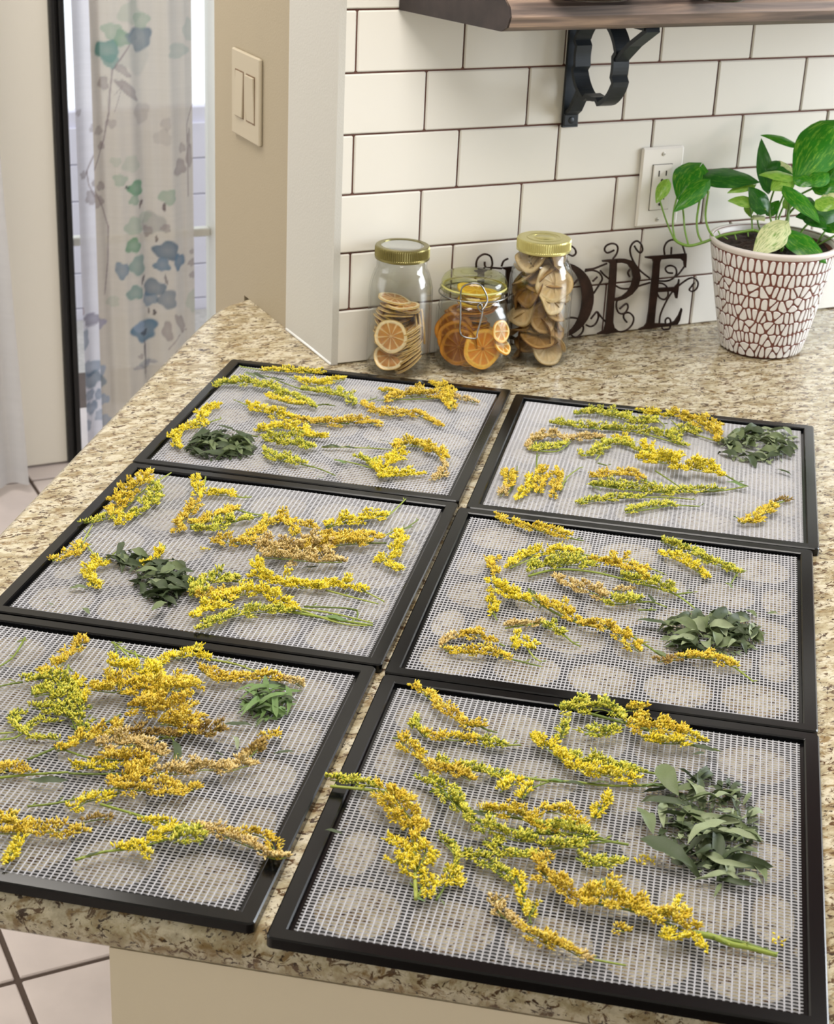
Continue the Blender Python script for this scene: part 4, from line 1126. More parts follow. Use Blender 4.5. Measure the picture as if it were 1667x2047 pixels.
TP = {'L1': 'the tray nearest the jars', 'R1': 'the far tray below the plant', 'L2': 'the middle curtain-side tray', 'R2': 'the middle plant-side tray', 'L3': 'the front curtain-side tray', 'R3': 'the front plant-side tray'}
def SP(tr, lab, zc, br_, st_=(), lv_=(), lift=0.0):
    sprig('goldenrod_sprig', tr, lab + ' ' + TP[tr], zc, br_, st_, lv_, lift)
# --- tray nearest the jars
SP('L1', 'flat bright yellow sprig along the jar-side edge of', 1, [('Y', 22, [(850, 98), (780, 100), (700, 95), (590, 90)])], [[(590, 90), (500, 75), (480, 68)]])
SP('L1', 'short yellow sprig just below the edge sprig on', 1, [('Y', 28, [(945, 128), (870, 145), (800, 155), (730, 130)])], [[(730, 130), (700, 118)]])
SP('L1', 'long greenish-yellow sprig crossing the curtain-side frame of', 1, [('G1.1', 36, [(360, 155), (430, 148), (520, 150), (600, 165), (680, 195), (760, 225), (800, 250)])], [[(800, 245), (850, 238), (900, 245)]], [(500, 100, 560, 118), (600, 122, 680, 135)], .002)
SP('L1', 'drooping yellow-green sprig pointing at the jars on', 1, [('G', 34, [(975, 245), (970, 225), (920, 200), (850, 185), (760, 175)])], [[(760, 175), (690, 150), (600, 115), (500, 100)]], [(510, 98, 600, 120)])
SP('L1', 'small yellow sprig lying on two others in the middle of', 1, [('Y', 28, [(600, 200), (640, 215), (700, 235), (760, 240)])], lift=.003)
SP('L1', 'long golden sprig across the middle of', 1, [('Y', 40, [(510, 245), (580, 270), (640, 290), (720, 305)]), ('O', 38, [(720, 305), (800, 320), (880, 325), (960, 320), (1020, 315), (1095, 330)])], [[(640, 270), (760, 290), (960, 325)], [(510, 240), (475, 225)]])
SP('L1', 'hooked bright yellow sprig curling round the leaves on', 1, [('Y', 32, [(390, 245), (340, 265), (310, 300), (330, 330)]), ('Y', 30, [(300, 335), (230, 350), (190, 380), (195, 415), (220, 435)])], [[(300, 335), (350, 315), (400, 300)]])
SP('L1', 'broad yellow-green plume beside the dark leaves on', 1, [('Y', 48, [(560, 360), (640, 345), (720, 350), (780, 380), (845, 385)]), ('G', 62, [(580, 390), (660, 400), (740, 420), (800, 430)]), ('G', 44, [(590, 440), (640, 480), (700, 490), (750, 500)])], [[(560, 380), (520, 372), (480, 360)], [(750, 500), (830, 520), (900, 550)]])
SP('L1', 'forked golden plume with a leafy stem on', 1, [('M', 58, [(1150, 430), (1230, 420), (1320, 440), (1370, 480)]), ('Y', 55, [(1190, 450), (1120, 510), (1090, 560)]), ('Y', 36, [(1100, 560), (1180, 550), (1270, 540)]), ('G', 34, [(1000, 470), (1060, 500), (1090, 520)]), ('T', 20, [(1370, 490), (1370, 550), (1320, 565)])],
   [[(840, 425), (950, 425), (1150, 435)], [(895, 480), (980, 495), (1070, 520)]], [(840, 422, 930, 420), (930, 425, 990, 432), (900, 480, 950, 495), (1090, 395, 1140, 405)])
SP('L1', 'golden bunch nearest the jars and frame corner of', 1, [('O', 46, [(1110, 225), (1200, 205), (1300, 200), (1390, 210)]), ('M', 36, [(1320, 150), (1370, 165), (1400, 210), (1410, 260)]), ('T', 20, [(1400, 205), (1460, 215), (1510, 230)])], [[(1390, 210), (1250, 215), (1080, 220)]])
SP('L1', 'thin ochre sprig below the golden bunch on', 1, [('O', 30, [(1010, 230), (1080, 270), (1150, 290), (1230, 280), (1290, 300), (1360, 335)]), ('M', 24, [(1100, 180), (1160, 190)])], [[(1010, 230), (1080, 210)]])
# --- far tray below the plant
SP('R1', 'arched yellow-green sprig at the wall-side edge of', 2, [('G', 46, [(500, 155), (580, 150), (660, 165), (740, 185), (800, 200), (870, 180)])], [[(870, 180), (900, 210), (860, 240)]])
SP('R1', 'long thin green-stemmed sprig second from the wall on', 2, [('G.9', 32, [(380, 190), (460, 200), (560, 215), (660, 225), (760, 230), (860, 240), (990, 295)])], [[.0013, (380, 190), (560, 215), (760, 232), (990, 295)]], [(560, 215, 620, 222), (700, 225, 760, 228)])
SP('R1', 'fluffy yellow sprig touching the grey-green leaves on', 2, [('Y', 30, [(780, 140), (850, 150), (930, 165)]), ('M', 62, [(940, 160), (1000, 170), (1050, 200), (1120, 240), (1150, 280)]), ('G', 40, [(930, 260), (1000, 235), (1060, 240)])], [[(1150, 280), (1000, 230), (930, 180)]])
SP('R1', 'pale curled bunch near the jar-side frame of', 2, [('T', 40, [(280, 310), (330, 270), (400, 250), (460, 270), (540, 265), (620, 265)]), ('G', 30, [(300, 320), (370, 310), (450, 290)])], [[(330, 320), (420, 320), (480, 275)], [(325, 330), (320, 420)]])
SP('R1', 'yellow sprig with a bent tail mid-way on', 2, [('G', 36, [(510, 330), (570, 340), (640, 300), (700, 290), (780, 310), (830, 330)]), ('Y', 32, [(670, 260), (740, 290)])], [[(590, 360), (640, 300)], [(600, 375), (640, 385)]])
SP('R1', 'largest bright yellow plume in the middle of', 2, [('Y1.2', 76, [(780, 360), (850, 370), (920, 380), (1000, 400), (1080, 415), (1160, 420)]), ('Y', 40, [(820, 290), (850, 340), (900, 350)])], [[(1160, 420), (1230, 460), (1280, 480)], [(860, 410), (950, 470), (1000, 510)]], [(1180, 455, 1270, 480)], .004)
SP('R1', 'ochre-tipped sprig beneath the large plume on', 2, [('O', 36, [(560, 440), (650, 435), (740, 425), (800, 450)])], [[(800, 450), (900, 490)]])
SP('R1', 'loose green sprig under the large plume on', 2, [('G.8', 44, [(560, 470), (680, 490), (800, 500), (900, 510), (1000, 500)]), ('G.6', 30, [(1000, 505), (1080, 500), (1150, 498)])], [[.0014, (560, 470), (800, 500), (1000, 505), (1150, 500), (1270, 480)]], [(1080, 510, 1180, 495), (560, 480, 620, 500)])
SP('R1', 'thin green-yellow sprig below the loose one on', 2, [('G', 24, [(500, 560), (600, 545), (700, 535), (800, 530)])], [[(800, 530), (920, 530), (1040, 540)]])
SP('R1', 'lowest thin green sprig of', 2, [('G', 26, [(725, 600), (820, 575), (940, 565)])], [[(940, 565), (1060, 570)], [(725, 600), (940, 565)]])
SP('R1', 'stubby golden sprig closest to the jar-side frame on', 2, [('M', 38, [(195, 410), (200, 450), (185, 490)]), ('T', 22, [(185, 490), (160, 525)])], [[(190, 520), (225, 460), (235, 390)]])
SP('R1', 'paired golden sprig, second stubby one along', 2, [('Y', 28, [(300, 430), (285, 480), (230, 540)]), ('M', 36, [(355, 400), (345, 450), (330, 510)])], [[(300, 500), (320, 400), (325, 340)]])
SP('R1', 'ochre sprig, third stubby one along', 2, [('M', 36, [(420, 420), (415, 460)]), ('O', 26, [(415, 460), (400, 525)])], [[(430, 500), (460, 440), (520, 395)]])
SP('R1', 'lone short golden sprig near the outer corner of', 2, [('M', 42, [(1255, 650), (1310, 625), (1370, 595), (1385, 570)]), ('B.7', 16, [(1400, 555), (1430, 548), (1460, 540)])], [[(1255, 640), (1225, 620)], [(1385, 570), (1460, 540)]])
# --- middle curtain-side tray
SP('L2', 'leafy yellow bunch at the curtain-side corner of', 3, [('M', 46, [(540, 50), (510, 90), (460, 120), (430, 160), (410, 200)]), ('G', 36, [(570, 90), (560, 130), (530, 170), (480, 200)]), ('Y', 30, [(480, 205), (420, 235)]), ('G', 18, [(305, 228), (360, 220), (410, 205)])], [[(540, 90), (580, 70), (620, 45)], [(430, 200), (520, 110), (580, 70)]], [(450, 215, 500, 190)])
SP('L2', 'small forked yellow sprig by the back frame of', 3, [('Y', 26, [(710, 60), (715, 110), (725, 140)]), ('Y', 28, [(745, 120), (800, 128), (850, 130)])], [[(850, 130), (880, 135), (912, 133)], [(745, 60), (735, 120)]])
SP('L2', 'brown-flecked golden sprig curving below the forked one on', 3, [('O', 30, [(715, 150), (690, 190), (660, 230), (640, 260)])], [[(715, 150), (725, 130)]])
SP('L2', 'arched yellow-green sprig in the back half of', 3, [('M', 34, [(690, 235), (740, 230), (800, 200), (860, 180)]), ('G', 36, [(700, 250), (760, 250), (830, 230), (900, 210)])], [[(860, 180), (920, 195), (980, 200)], [(690, 250), (830, 225), (980, 195)]])
SP('L2', 'bent golden sprig like a tick mark in the middle of', 3, [('O', 36, [(765, 290), (830, 300), (880, 300), (925, 285)]), ('M', 30, [(900, 280), (950, 250), (985, 218), (1030, 210), (1050, 240), (1072, 272)])], [[(925, 285), (990, 300)]])
SP('L2', 'yellow comb-like sprig with a long pale stem on', 3, [('O', 24, [(1090, 235), (1150, 250)]), ('Y', 38, [(1180, 240), (1250, 225), (1320, 215), (1400, 205)])], [[(1400, 205), (1430, 180), (1470, 140)], [(1180, 245), (1300, 215), (1405, 190)]])
SP('L2', 'large brownish-tan plume in the middle of', 3, [('T1.2', 64, [(930, 330), (990, 315), (1060, 325), (1140, 310), (1220, 300)]), ('O', 50, [(1100, 330), (1220, 310), (1330, 300)]), ('T', 56, [(960, 355), (1050, 360), (1140, 370), (1240, 370)]), ('O', 34, [(1150, 280), (1220, 285), (1290, 280), (1385, 280)])], [[(1330, 300), (1400, 300)], [(1380, 280), (1440, 250)]], (), .002)
SP('L2', 'thick yellow sprig under the brownish plume on', 3, [('Y1.2', 50, [(925, 375), (950, 420), (1020, 440), (1100, 465), (1180, 450)]), ('Y', 40, [(1180, 450), (1260, 450), (1310, 470)])], [[(1310, 470), (1350, 490), (1392, 512)], [(1180, 470), (1290, 500), (1370, 520)]], [(1090, 395, 1160, 385)])
SP('L2', 'dull olive bunch beside the green leaf heap on', 3, [('G', 50, [(690, 500), (740, 460), (800, 430), (850, 440)]), ('O.8', 40, [(700, 480), (780, 510), (850, 480)])], [[(850, 440), (920, 430)]])
SP('L2', 'long double sprig with green stems at the front of', 3, [('Y1.1', 44, [(700, 570), (760, 535), (840, 500), (930, 480), (1000, 510), (1080, 540)]), ('G', 32, [(720, 615), (800, 580), (880, 560), (960, 550), (1060, 550)])], [[.0015, (1060, 550), (1200, 575), (1350, 598)], [.0012, (1000, 530), (1180, 550), (1350, 590)], [(1080, 540), (1230, 590), (1330, 600)], [(1100, 530), (1280, 540), (1290, 580)]], [(1180, 560, 1260, 580)])
SP('L2', 'curved yellow sprig beside the plant-side frame of', 3, [('Y', 32, [(1440, 260), (1455, 295), (1415, 340), (1395, 378), (1450, 400)])], [[(1440, 260), (1480, 240), (1515, 215)]], [(1470, 255, 1495, 235)])
SP('L2', 'thin yellow sprig nearest the curtain-side frame of', 3, [('M', 26, [(190, 365), (240, 350), (285, 325), (300, 300)])], [[(300, 300), (315, 270), (335, 235)], [(310, 300), (340, 340), (380, 360)]])
SP('L2', 'hooked yellow sprig pointing at the front frame of', 3, [('Y', 40, [(375, 370), (335, 400), (320, 430)]), ('Y', 28, [(320, 430), (340, 455), (368, 462)])], [[(375, 365), (405, 345), (440, 315)]])
SP('L2', 'small yellow sprig behind the green leaf heap on', 3, [('Y', 32, [(580, 330), (578, 360)]), ('Y', 20, [(570, 370), (515, 388)])], [[(580, 340), (590, 310), (600, 320)]])
# --- middle plant-side tray
SP('R2', 'straight golden sprig along the back frame of', 4, [('M', 30, [(385, 68), (440, 85), (490, 100)]), ('M', 40, [(490, 100), (560, 120), (610, 130), (655, 140)])], [[(655, 140), (690, 150), (722, 155)]])
SP('R2', 'greenish sprig nearest the outer back corner of', 4, [('G1.1', 34, [(1015, 155), (1060, 180), (1120, 200), (1180, 225)]), ('G', 36, [(1180, 230), (1240, 250), (1310, 280)])], [[(1310, 280), (1285, 320)]], [(1270, 320, 1295, 335)])
SP('R2', 'short yellow sprig beside the outer greenish one on', 4, [('Y', 32, [(1005, 205), (1070, 225), (1130, 255), (1190, 300)])], [])
SP('R2', 'thin arched yellow sprig in the back half of', 4, [('Y', 32, [(440, 260), (500, 220), (580, 200), (660, 195), (700, 205)])], [[(700, 205), (860, 230), (960, 255), (1030, 282)], [(440, 260), (580, 205), (700, 205)]])
SP('R2', 'long arched yellow-green plume across the middle of', 4, [('G', 48, [(510, 270), (590, 250), (680, 250), (760, 250)]), ('M', 56, [(750, 235), (830, 235), (900, 265), (960, 300)]), ('G', 44, [(860, 290), (940, 310), (1000, 325), (1060, 350)])], [[.0013, (510, 290), (620, 265), (760, 275), (900, 310), (1060, 355), (1145, 412)], [(1080, 360), (1140, 352)]], (), .002)
SP('R2', 'dusty yellow sprig below the long plume on', 4, [('T', 50, [(620, 300), (680, 330), (740, 350), (800, 375)]), ('G', 46, [(800, 390), (860, 400), (930, 390)]), ('T.7', 26, [(840, 350), (890, 345)])], [[(930, 390), (985, 390), (1040, 410)], [(930, 420), (1000, 420)]], [(960, 360, 990, 395)])
SP('R2', 'thick bent yellow sprig near the jar-side frame of', 4, [('M', 36, [(380, 220), (375, 290)]), ('Y1.1', 54, [(372, 310), (400, 350), (450, 375), (505, 390)]), ('Y', 26, [(370, 370), (374, 430)])], [[(500, 385), (540, 410)], [(374, 430), (390, 460)]])
SP('R2', 'longest olive-gold sprig running to the leaf heap on', 4, [('M', 50, [(540, 385), (600, 410), (650, 440), (700, 465)]), ('O', 44, [(700, 480), (780, 480), (840, 505)]), ('M', 40, [(840, 505), (890, 550), (930, 580)])], [[.0013, (510, 340), (560, 400), (700, 470), (860, 500), (960, 555), (1010, 590), (1060, 612)]], [(515, 340, 545, 365), (990, 580, 1060, 605)], .002)
SP('R2', 'drab thin sprig under the longest one on', 4, [('T', 24, [(420, 490), (500, 480), (560, 475)]), ('G', 36, [(560, 480), (640, 515)])], [[(640, 510), (680, 545), (710, 560)], [(420, 490), (560, 468)]])
SP('R2', 'curled golden loop sprig near the front of', 4, [('O', 34, [(395, 540), (320, 520), (250, 520)]), ('T', 24, [(250, 520), (200, 540), (185, 565)]), ('M', 34, [(190, 578), (250, 585), (340, 585), (430, 605)])], [[(430, 605), (490, 620), (552, 635)], [(400, 550), (420, 560)]])
SP('R2', 'small fan-shaped yellow sprig beside the loop on', 4, [('Y', 34, [(440, 560), (480, 540), (530, 570)])], [[(500, 560), (530, 600), (560, 620)]])
SP('R2', 'bright orange-gold sprig in front of the leaf heap on', 4, [('B', 18, [(1005, 620), (1080, 612)]), ('M1.1', 34, [(1080, 605), (1150, 605), (1220, 610), (1300, 642)])], [[(1300, 640), (1340, 670), (1372, 695)]], (), .002)
# --- front curtain-side tray
SP('L3', 'upright golden spike sprig nearest the back frame of', 5, [('O1.1', 40, [(350, 125), (355, 155), (310, 190), (280, 225)]), ('M', 62, [(280, 235), (240, 265), (215, 290)])], [[(300, 250), (320, 270)]])
SP('L3', 'spreading olive-yellow plume with stems meeting below on', 5, [('G', 50, [(110, 310), (200, 300), (280, 320), (330, 380)]), ('G', 60, [(150, 380), (230, 370), (300, 430)]), ('G.8', 50, [(140, 430), (220, 440), (300, 470)]), ('Y', 32, [(340, 300), (350, 360), (370, 400)]), ('G.6', 36, [(340, 380), (350, 440), (370, 520)])], [[.0013, (360, 545), (330, 460), (310, 380), (270, 310)], [(365, 540), (355, 430), (340, 330)], [(340, 540), (290, 430), (200, 330)], [(300, 240), (285, 330)]], [(300, 540, 350, 560)])
SP('L3', 'slender curled yellow sprig looping at the curtain end of', 5, [('G', 22, [(260, 570), (190, 560), (120, 545), (75, 515), (62, 465), (110, 450)]), ('G', 16, [(110, 520), (170, 490), (240, 490)])], [[(0, 568), (60, 560), (100, 540)], [(0, 540), (60, 535)]])
SP('L3', 'largest dense golden heap in the middle of', 5, [('Y1.1', 80, [(480, 240), (560, 260), (640, 270), (700, 320)]), ('M1.1', 90, [(400, 350), (500, 360), (600, 340), (700, 350)]), ('M', 90, [(600, 400), (700, 370), (780, 350), (840, 360)]), ('O1.1', 100, [(560, 430), (660, 430), (760, 450), (850, 480)]), ('O', 80, [(700, 500), (780, 510), (860, 530)]), ('B.8', 60, [(820, 540), (900, 540), (960, 520)])], [[(500, 140), (515, 200), (530, 280)], [(490, 140), (560, 180), (640, 210), (700, 240)], [(510, 150), (600, 240)], [(590, 180), (620, 260)]], (), .003)
SP('L3', 'bright yellow sprig with a bare stem behind the leaves on', 5, [('Y1.1', 36, [(690, 240), (750, 215), (820, 205), (870, 190), (920, 215)])], [[(920, 215), (1030, 235), (1100, 260), (1160, 278)]])
SP('L3', 'long ochre sprig arching above the green leaves on', 5, [('M', 48, [(700, 320), (800, 320), (880, 340)]), ('O', 50, [(880, 270), (930, 290), (980, 310), (1060, 300)]), ('O', 36, [(1060, 300), (1150, 295), (1240, 305)]), ('T', 26, [(1240, 305), (1290, 320), (1320, 338)])])
SP('L3', 'golden sprig with a long bare stem crossing the middle of', 5, [('M', 46, [(250, 620), (330, 590), (420, 550)]), ('O', 46, [(400, 560), (460, 530), (520, 500)])], [[.0012, (120, 655), (250, 600), (380, 540), (530, 455)]])
SP('L3', 'tan and yellow bunch below the crossing stem on', 5, [('T1.1', 70, [(430, 600), (530, 590), (620, 600), (710, 640)]), ('Y.8', 36, [(310, 680), (380, 695), (440, 690), (520, 690)]), ('B', 44, [(560, 545), (680, 545), (760, 560)]), ('O', 60, [(440, 650), (540, 660), (640, 660)])], [[(250, 600), (400, 650), (520, 660)], [(660, 580), (720, 560), (760, 570), (765, 660)]], [(760, 570, 770, 660)], .002)
SP('L3', 'heavy ochre plume pointing at the green leaves on', 5, [('O1.1', 60, [(480, 760), (560, 740), (640, 700), (670, 680)]), ('O1.1', 66, [(500, 780), (600, 790), (700, 790), (850, 790)]), ('T', 66, [(700, 710), (800, 720), (900, 700), (1000, 710)]), ('T', 60, [(1000, 710), (1060, 690), (1100, 680)]), ('B', 40, [(1080, 660), (1120, 620), (1160, 580)]), ('O.7', 26, [(1140, 560), (1180, 550), (1225, 548)])], [[(120, 860), (250, 845), (400, 810), (500, 780)], [(300, 715), (420, 718), (560, 715), (700, 720)]], [(130, 745, 300, 735)], .002)
SP('L3', 'small yellow sprig under the heavy ochre plume on', 5, [('Y', 30, [(300, 870), (340, 868), (380, 840), (490, 820)])], [[(490, 820), (520, 800)]])
SP('L3', 'ochre sprig end entering at the curtain side of', 5, [('O', 44, [(-60, 715), (0, 705), (60, 700), (130, 710)])], [[.0013, (-60, 740), (130, 720), (300, 710)]], [(120, 745, 210, 740)])
SP('L3', 'golden bunch at the front curtain-side corner of', 5, [('M1.1', 56, [(-40, 920), (20, 920), (70, 930), (100, 960)]), ('Y', 36, [(100, 990), (80, 1040), (35, 1110)]), ('O', 48, [(0, 980), (100, 980), (200, 975), (300, 970), (360, 975)]), ('B.6', 20, [(370, 930), (420, 920), (480, 915)])], [[(20, 1090), (60, 1030), (80, 970)]])
SP('L3', 'pale forked sprig hanging over the gap-side frame of', 5, [('Y', 34, [(620, 930), (700, 940), (770, 960)]), ('Y', 34, [(510, 1050), (600, 1030), (700, 990), (780, 970)]), ('Y', 26, [(600, 1040), (650, 1085)]), ('G', 60, [(760, 1020), (850, 990), (900, 1000)]), ('T1.2', 44, [(850, 945), (950, 980), (1050, 1020), (1150, 1060)]), ('T1.1', 34, [(1150, 1070), (1200, 1090), (1255, 1085)]), ('O', 34, [(980, 985), (1100, 980), (1190, 1020), (1200, 1080)])], [[.0012, (330, 1095), (450, 1060), (600, 1040), (780, 990), (880, 960)], [.0012, (440, 850), (560, 885), (680, 920), (860, 960)]], [(370, 1085, 440, 1060)], .004)
SP('L3', 'bare thin green stalk near the back frame of', 5, [], [[.0011, (110, 120), (75, 180), (40, 220), (-30, 260)], [(105, 130), (85, 135)]])
SP('L3', 'bare dark green stalk entering from the curtain side of', 5, [], [[(100, 315), (50, 322), (-30, 340)]])
# --- front plant-side tray
SP('R3', 'straight ochre sprig at the inner back corner of', 6, [('M', 50, [(880, 120), (930, 160), (980, 205)]), ('O', 50, [(980, 205), (1040, 255), (1100, 290), (1160, 325)]), ('M', 46, [(1150, 330), (1200, 345), (1260, 350)])], [[(1260, 350), (1300, 370), (1340, 380)]])
SP('R3', 'second sprig from the back frame, yellow and wavy, on', 6, [('G', 40, [(870, 290), (890, 350), (930, 405)]), ('M', 46, [(930, 405), (1020, 420), (1120, 430), (1220, 430)]), ('G', 44, [(1220, 430), (1300, 450), (1380, 460)])], [[(1380, 460), (1440, 455), (1490, 455)]])
SP('R3', 'long golden sprig with a bare reddish stem on', 6, [('M', 50, [(795, 410), (830, 470), (900, 510), (960, 560)]), ('O1.1', 66, [(950, 590), (1040, 600), (1120, 620), (1200, 660)]), ('G', 44, [(1000, 550), (1150, 590), (1300, 615), (1400, 635)]), ('Y', 40, [(1370, 725), (1430, 690), (1480, 660)]), ('Y', 34, [(1500, 765), (1530, 710), (1560, 690)])], [[.0014, (1000, 560), (1200, 590), (1400, 625), (1650, 660), (250, 640, 7), (420, 660, 7), (720, 660, 7)], [(755, 415), (800, 420)], [(1500, 760), (1560, 700), (1650, 665)]], [(1640, 650, 1740, 660), (1720, 665, 1860, 675), (1860, 680, 2000, 670)])
SP('R3', 'largest yellow-green plume through the middle of', 6, [('G', 70, [(920, 640), (1010, 690), (1070, 750), (1150, 830), (1220, 880)]), ('M', 76, [(1260, 850), (1360, 850), (1460, 860), (1560, 910), (1660, 940)]), ('G', 92, [(1230, 920), (1350, 960), (1450, 1000), (1560, 1010)]), ('G', 54, [(1310, 1010), (1360, 1060), (1450, 1090), (1560, 1095)]), ('G', 80, [(30, 900, 7), (120, 910, 7), (250, 930, 7), (340, 945, 7)]), ('M', 60, [(60, 805, 7), (150, 815, 7), (250, 860, 7), (330, 905, 7)]), ('G', 60, [(60, 990, 7), (180, 1000, 7), (290, 1000, 7)]), ('G', 44, [(270, 1050, 7), (340, 1090, 7), (420, 1090, 7), (515, 1085, 7)])],
   [[.0016, (1010, 690), (1200, 860), (1400, 930), (0, 920, 7), (250, 930, 7), (400, 960, 7), (540, 985, 7)], [(1250, 830), (1500, 880), (100, 860, 7), (400, 950, 7)], [(1300, 1010), (1500, 1060), (60, 1020, 7), (300, 980, 7), (450, 970, 7)], [(250, 1060, 7), (360, 1100, 7), (510, 1070, 7)]], [(370, 940, 470, 965), (1180, 830, 1290, 870)], .003)
SP('R3', 'fat yellow sprig lying over the gap-side frame of', 6, [('G1.1', 46, [(400, 655), (500, 670), (600, 685), (680, 700)]), ('M1.1', 116, [(710, 700), (760, 770), (830, 840), (880, 900)]), ('M1.1', 90, [(860, 900), (880, 960), (890, 1050)]), ('Y', 60, [(735, 1000), (800, 1040), (850, 1120)]), ('Y', 50, [(750, 1110), (810, 1150), (870, 1190)]), ('Y', 66, [(945, 1010), (940, 1080), (900, 1170)]), ('Y', 40, [(950, 1190), (965, 1270), (955, 1325)])], [[.0018, (890, 1335), (885, 1230), (880, 1100), (850, 900), (760, 760), (690, 720), (400, 690)], [.0015, (905, 1330), (930, 1240), (900, 1150)]], [(895, 1325, 945, 1345)], .004)
SP('R3', 'small crescent yellow sprig beside the fat one on', 6, [('G1.1', 36, [(1010, 980), (1080, 1045), (1110, 1100), (1090, 1170)]), ('Y', 42, [(1090, 1170), (1120, 1240)]), ('Y.9', 34, [(1030, 1260), (1080, 1240), (1140, 1250)])], [[(1005, 1340), (1050, 1270), (1090, 1180)]], [(1025, 1340, 1060, 1370)])
SP('R3', 'comb-like yellow sprig pointing at the front corner of', 6, [('G1.1', 54, [(1160, 1070), (1240, 1095), (1310, 1140), (1370, 1180), (1415, 1215)])], [[(1415, 1215), (1440, 1250)], [(1160, 1075), (1300, 1150), (1420, 1230)]])
SP('R3', 'sparse budded sprig between the comb-like and brown ones on', 6, [('Y', 36, [(1450, 1190), (1480, 1270), (1500, 1330)]), ('Y', 40, [(1490, 1360), (1500, 1410)]), ('Y', 40, [(1570, 1370), (1545, 1420)])], [[(1450, 1190), (1490, 1300), (1530, 1420), (1548, 1475)], [(1575, 1380), (1540, 1430)]])
SP('R3', 'rusty brown-gold curved sprig nearest the camera on', 6, [('T', 50, [(1375, 1335), (1340, 1375), (1390, 1440), (1470, 1490)]), ('O1.2', 58, [(1470, 1490), (1560, 1550), (1640, 1590), (70, 1510, 7), (170, 1545, 7), (250, 1590, 7)]), ('T', 44, [(250, 1590, 7), (320, 1610, 7)])], [[(320, 1610, 7), (400, 1625, 7), (525, 1648, 7)]])
SP('R3', 'bushy yellow-green sprig resting on the back frame of', 7, [('G1.1', 70, [(160, 265), (260, 230), (340, 240), (420, 250), (500, 300)]), ('G', 46, [(280, 350), (380, 380), (480, 360)]), ('M', 56, [(530, 250), (600, 255), (650, 275)]), ('M1.1', 96, [(540, 330), (640, 350), (740, 360), (840, 390)]), ('Y', 60, [(620, 410), (740, 430), (850, 430)]), ('Y', 44, [(850, 380), (930, 415)]), ('G', 34, [(200, 315), (180, 360), (160, 410)])], [[.0015, (240, 240), (420, 290), (600, 340), (860, 430), (1025, 465)], [(300, 380), (420, 350), (520, 340)]], [(890, 435, 1025, 462), (890, 490, 960, 470)], .004)
SP('R3', 'bright yellow tapering sprig below the bushy one on', 7, [('Y1.2', 62, [(0, 395), (80, 450), (180, 530), (260, 570)]), ('Y1.1', 66, [(260, 575), (350, 590), (440, 615)]), ('G', 50, [(200, 500), (350, 530), (450, 560), (600, 585)]), ('Y.9', 46, [(440, 630), (520, 630), (580, 620)])], [[.0014, (0, 380), (200, 490), (400, 540), (600, 580), (730, 600)], [(560, 660), (740, 650), (830, 640)]], [(460, 585, 560, 590), (600, 670, 740, 655)], .002)
SP('R3', 'short yellow sprig hanging under the bare stem on', 7, [('Y', 38, [(440, 710), (400, 770), (355, 840)])], [[(440, 705), (420, 740), (365, 830)]])
SP('R3', 'thickest deep golden sprig curving to the outer corner of', 7, [('O', 60, [(110, 1045), (60, 1080), (60, 1130)]), ('O1.2', 90, [(60, 1130), (130, 1210), (220, 1270), (320, 1320)]), ('M1.3', 120, [(300, 1290), (420, 1290), (520, 1340), (620, 1370)]), ('M1.1', 110, [(620, 1360), (720, 1390), (820, 1420), (890, 1450)]), ('Y', 80, [(700, 1480), (760, 1500), (830, 1480)]), ('Y', 64, [(920, 1520), (955, 1560)]), ('O', 40, [(480, 1455), (515, 1465)]), ('Y', 30, [(790, 1350), (818, 1300)])],
   [[.0026, (880, 1470), (1000, 1490), (1100, 1530), (1200, 1550), (1355, 1592)], [.002, (1000, 1495), (1150, 1520), (1355, 1588)], [(320, 1300), (600, 1360), (880, 1470)]], (), .002)

# ------------------------------------------------------------------ dried leaf heaps and strays
RL = random.Random(33)
narrow = [dried_leaf_mesh('dried_leaf', .028 + .005 * (k % 4), .0068 + .0012 * (k % 3), leafdry[k % 3], .5, .8, .5, k) for k in range(9)]
wide = [dried_leaf_mesh('dried_leaf', .024 + .003 * (k % 3), .0105, leafdry[(k + 1) % 3], .5, .7, .5, 20 + k) for k in range(9)]
lance = [dried_leaf_mesh('dried_leaf', .040 + .006 * (k % 3), .0105, leafdry[(k + (k // 3)) % 3], .35, .6, .5, 40 + k) for k in range(9)]
fresh = [dried_leaf_mesh('dried_leaf', .034 + .008 * (k % 3), .0058, leafdry[3 if k % 3 else 0], .25, .7, .4, 60 + k) for k in range(6)]
dk = [dried_leaf_mesh('dried_leaf', .030 + .004 * (k % 3), .0085, leafdry[0 if k % 4 else 1], .5, .9, .5, 80 + k) for k in range(9)]
def leaf(me, P, rz, rx, ry, lab, group=None, sc_=1.0):
    o_ = bpy.data.objects.new('dried_leaf', me); COL.objects.link(o_)
    o_.location = P; o_.rotation_euler = (rx, ry, rz); o_.scale = (sc_,) * 3
    return tag(o_, lab, 'leaf', group)
def heap(zc, cx, cy, hx_, hy_, n_, meshes, lab, grp, hmax=.014, sc_=1.0):
    T = ZT[zc]
    for i in range(n_):
        a = RL.random() * 2 * pi; q = sqrt(RL.random()) * (1.06 if i % 3 else .8)
        x = cx + cos(a) * q * hx_; y = cy + sin(a) * q * hy_
        P = onz(T[0] + x / T[2], T[1] + y / T[2], ZM)
        P.z = ZM + .0025 + .7 * hmax * (1 - q * q) * (i / n_)
        leaf(meshes[RL.randrange(len(meshes))], P, RL.random() * 6.28, RL.uniform(-.7, .7), RL.uniform(-.3, .3), lab, grp, sc_ * RL.uniform(.8, 1.15))
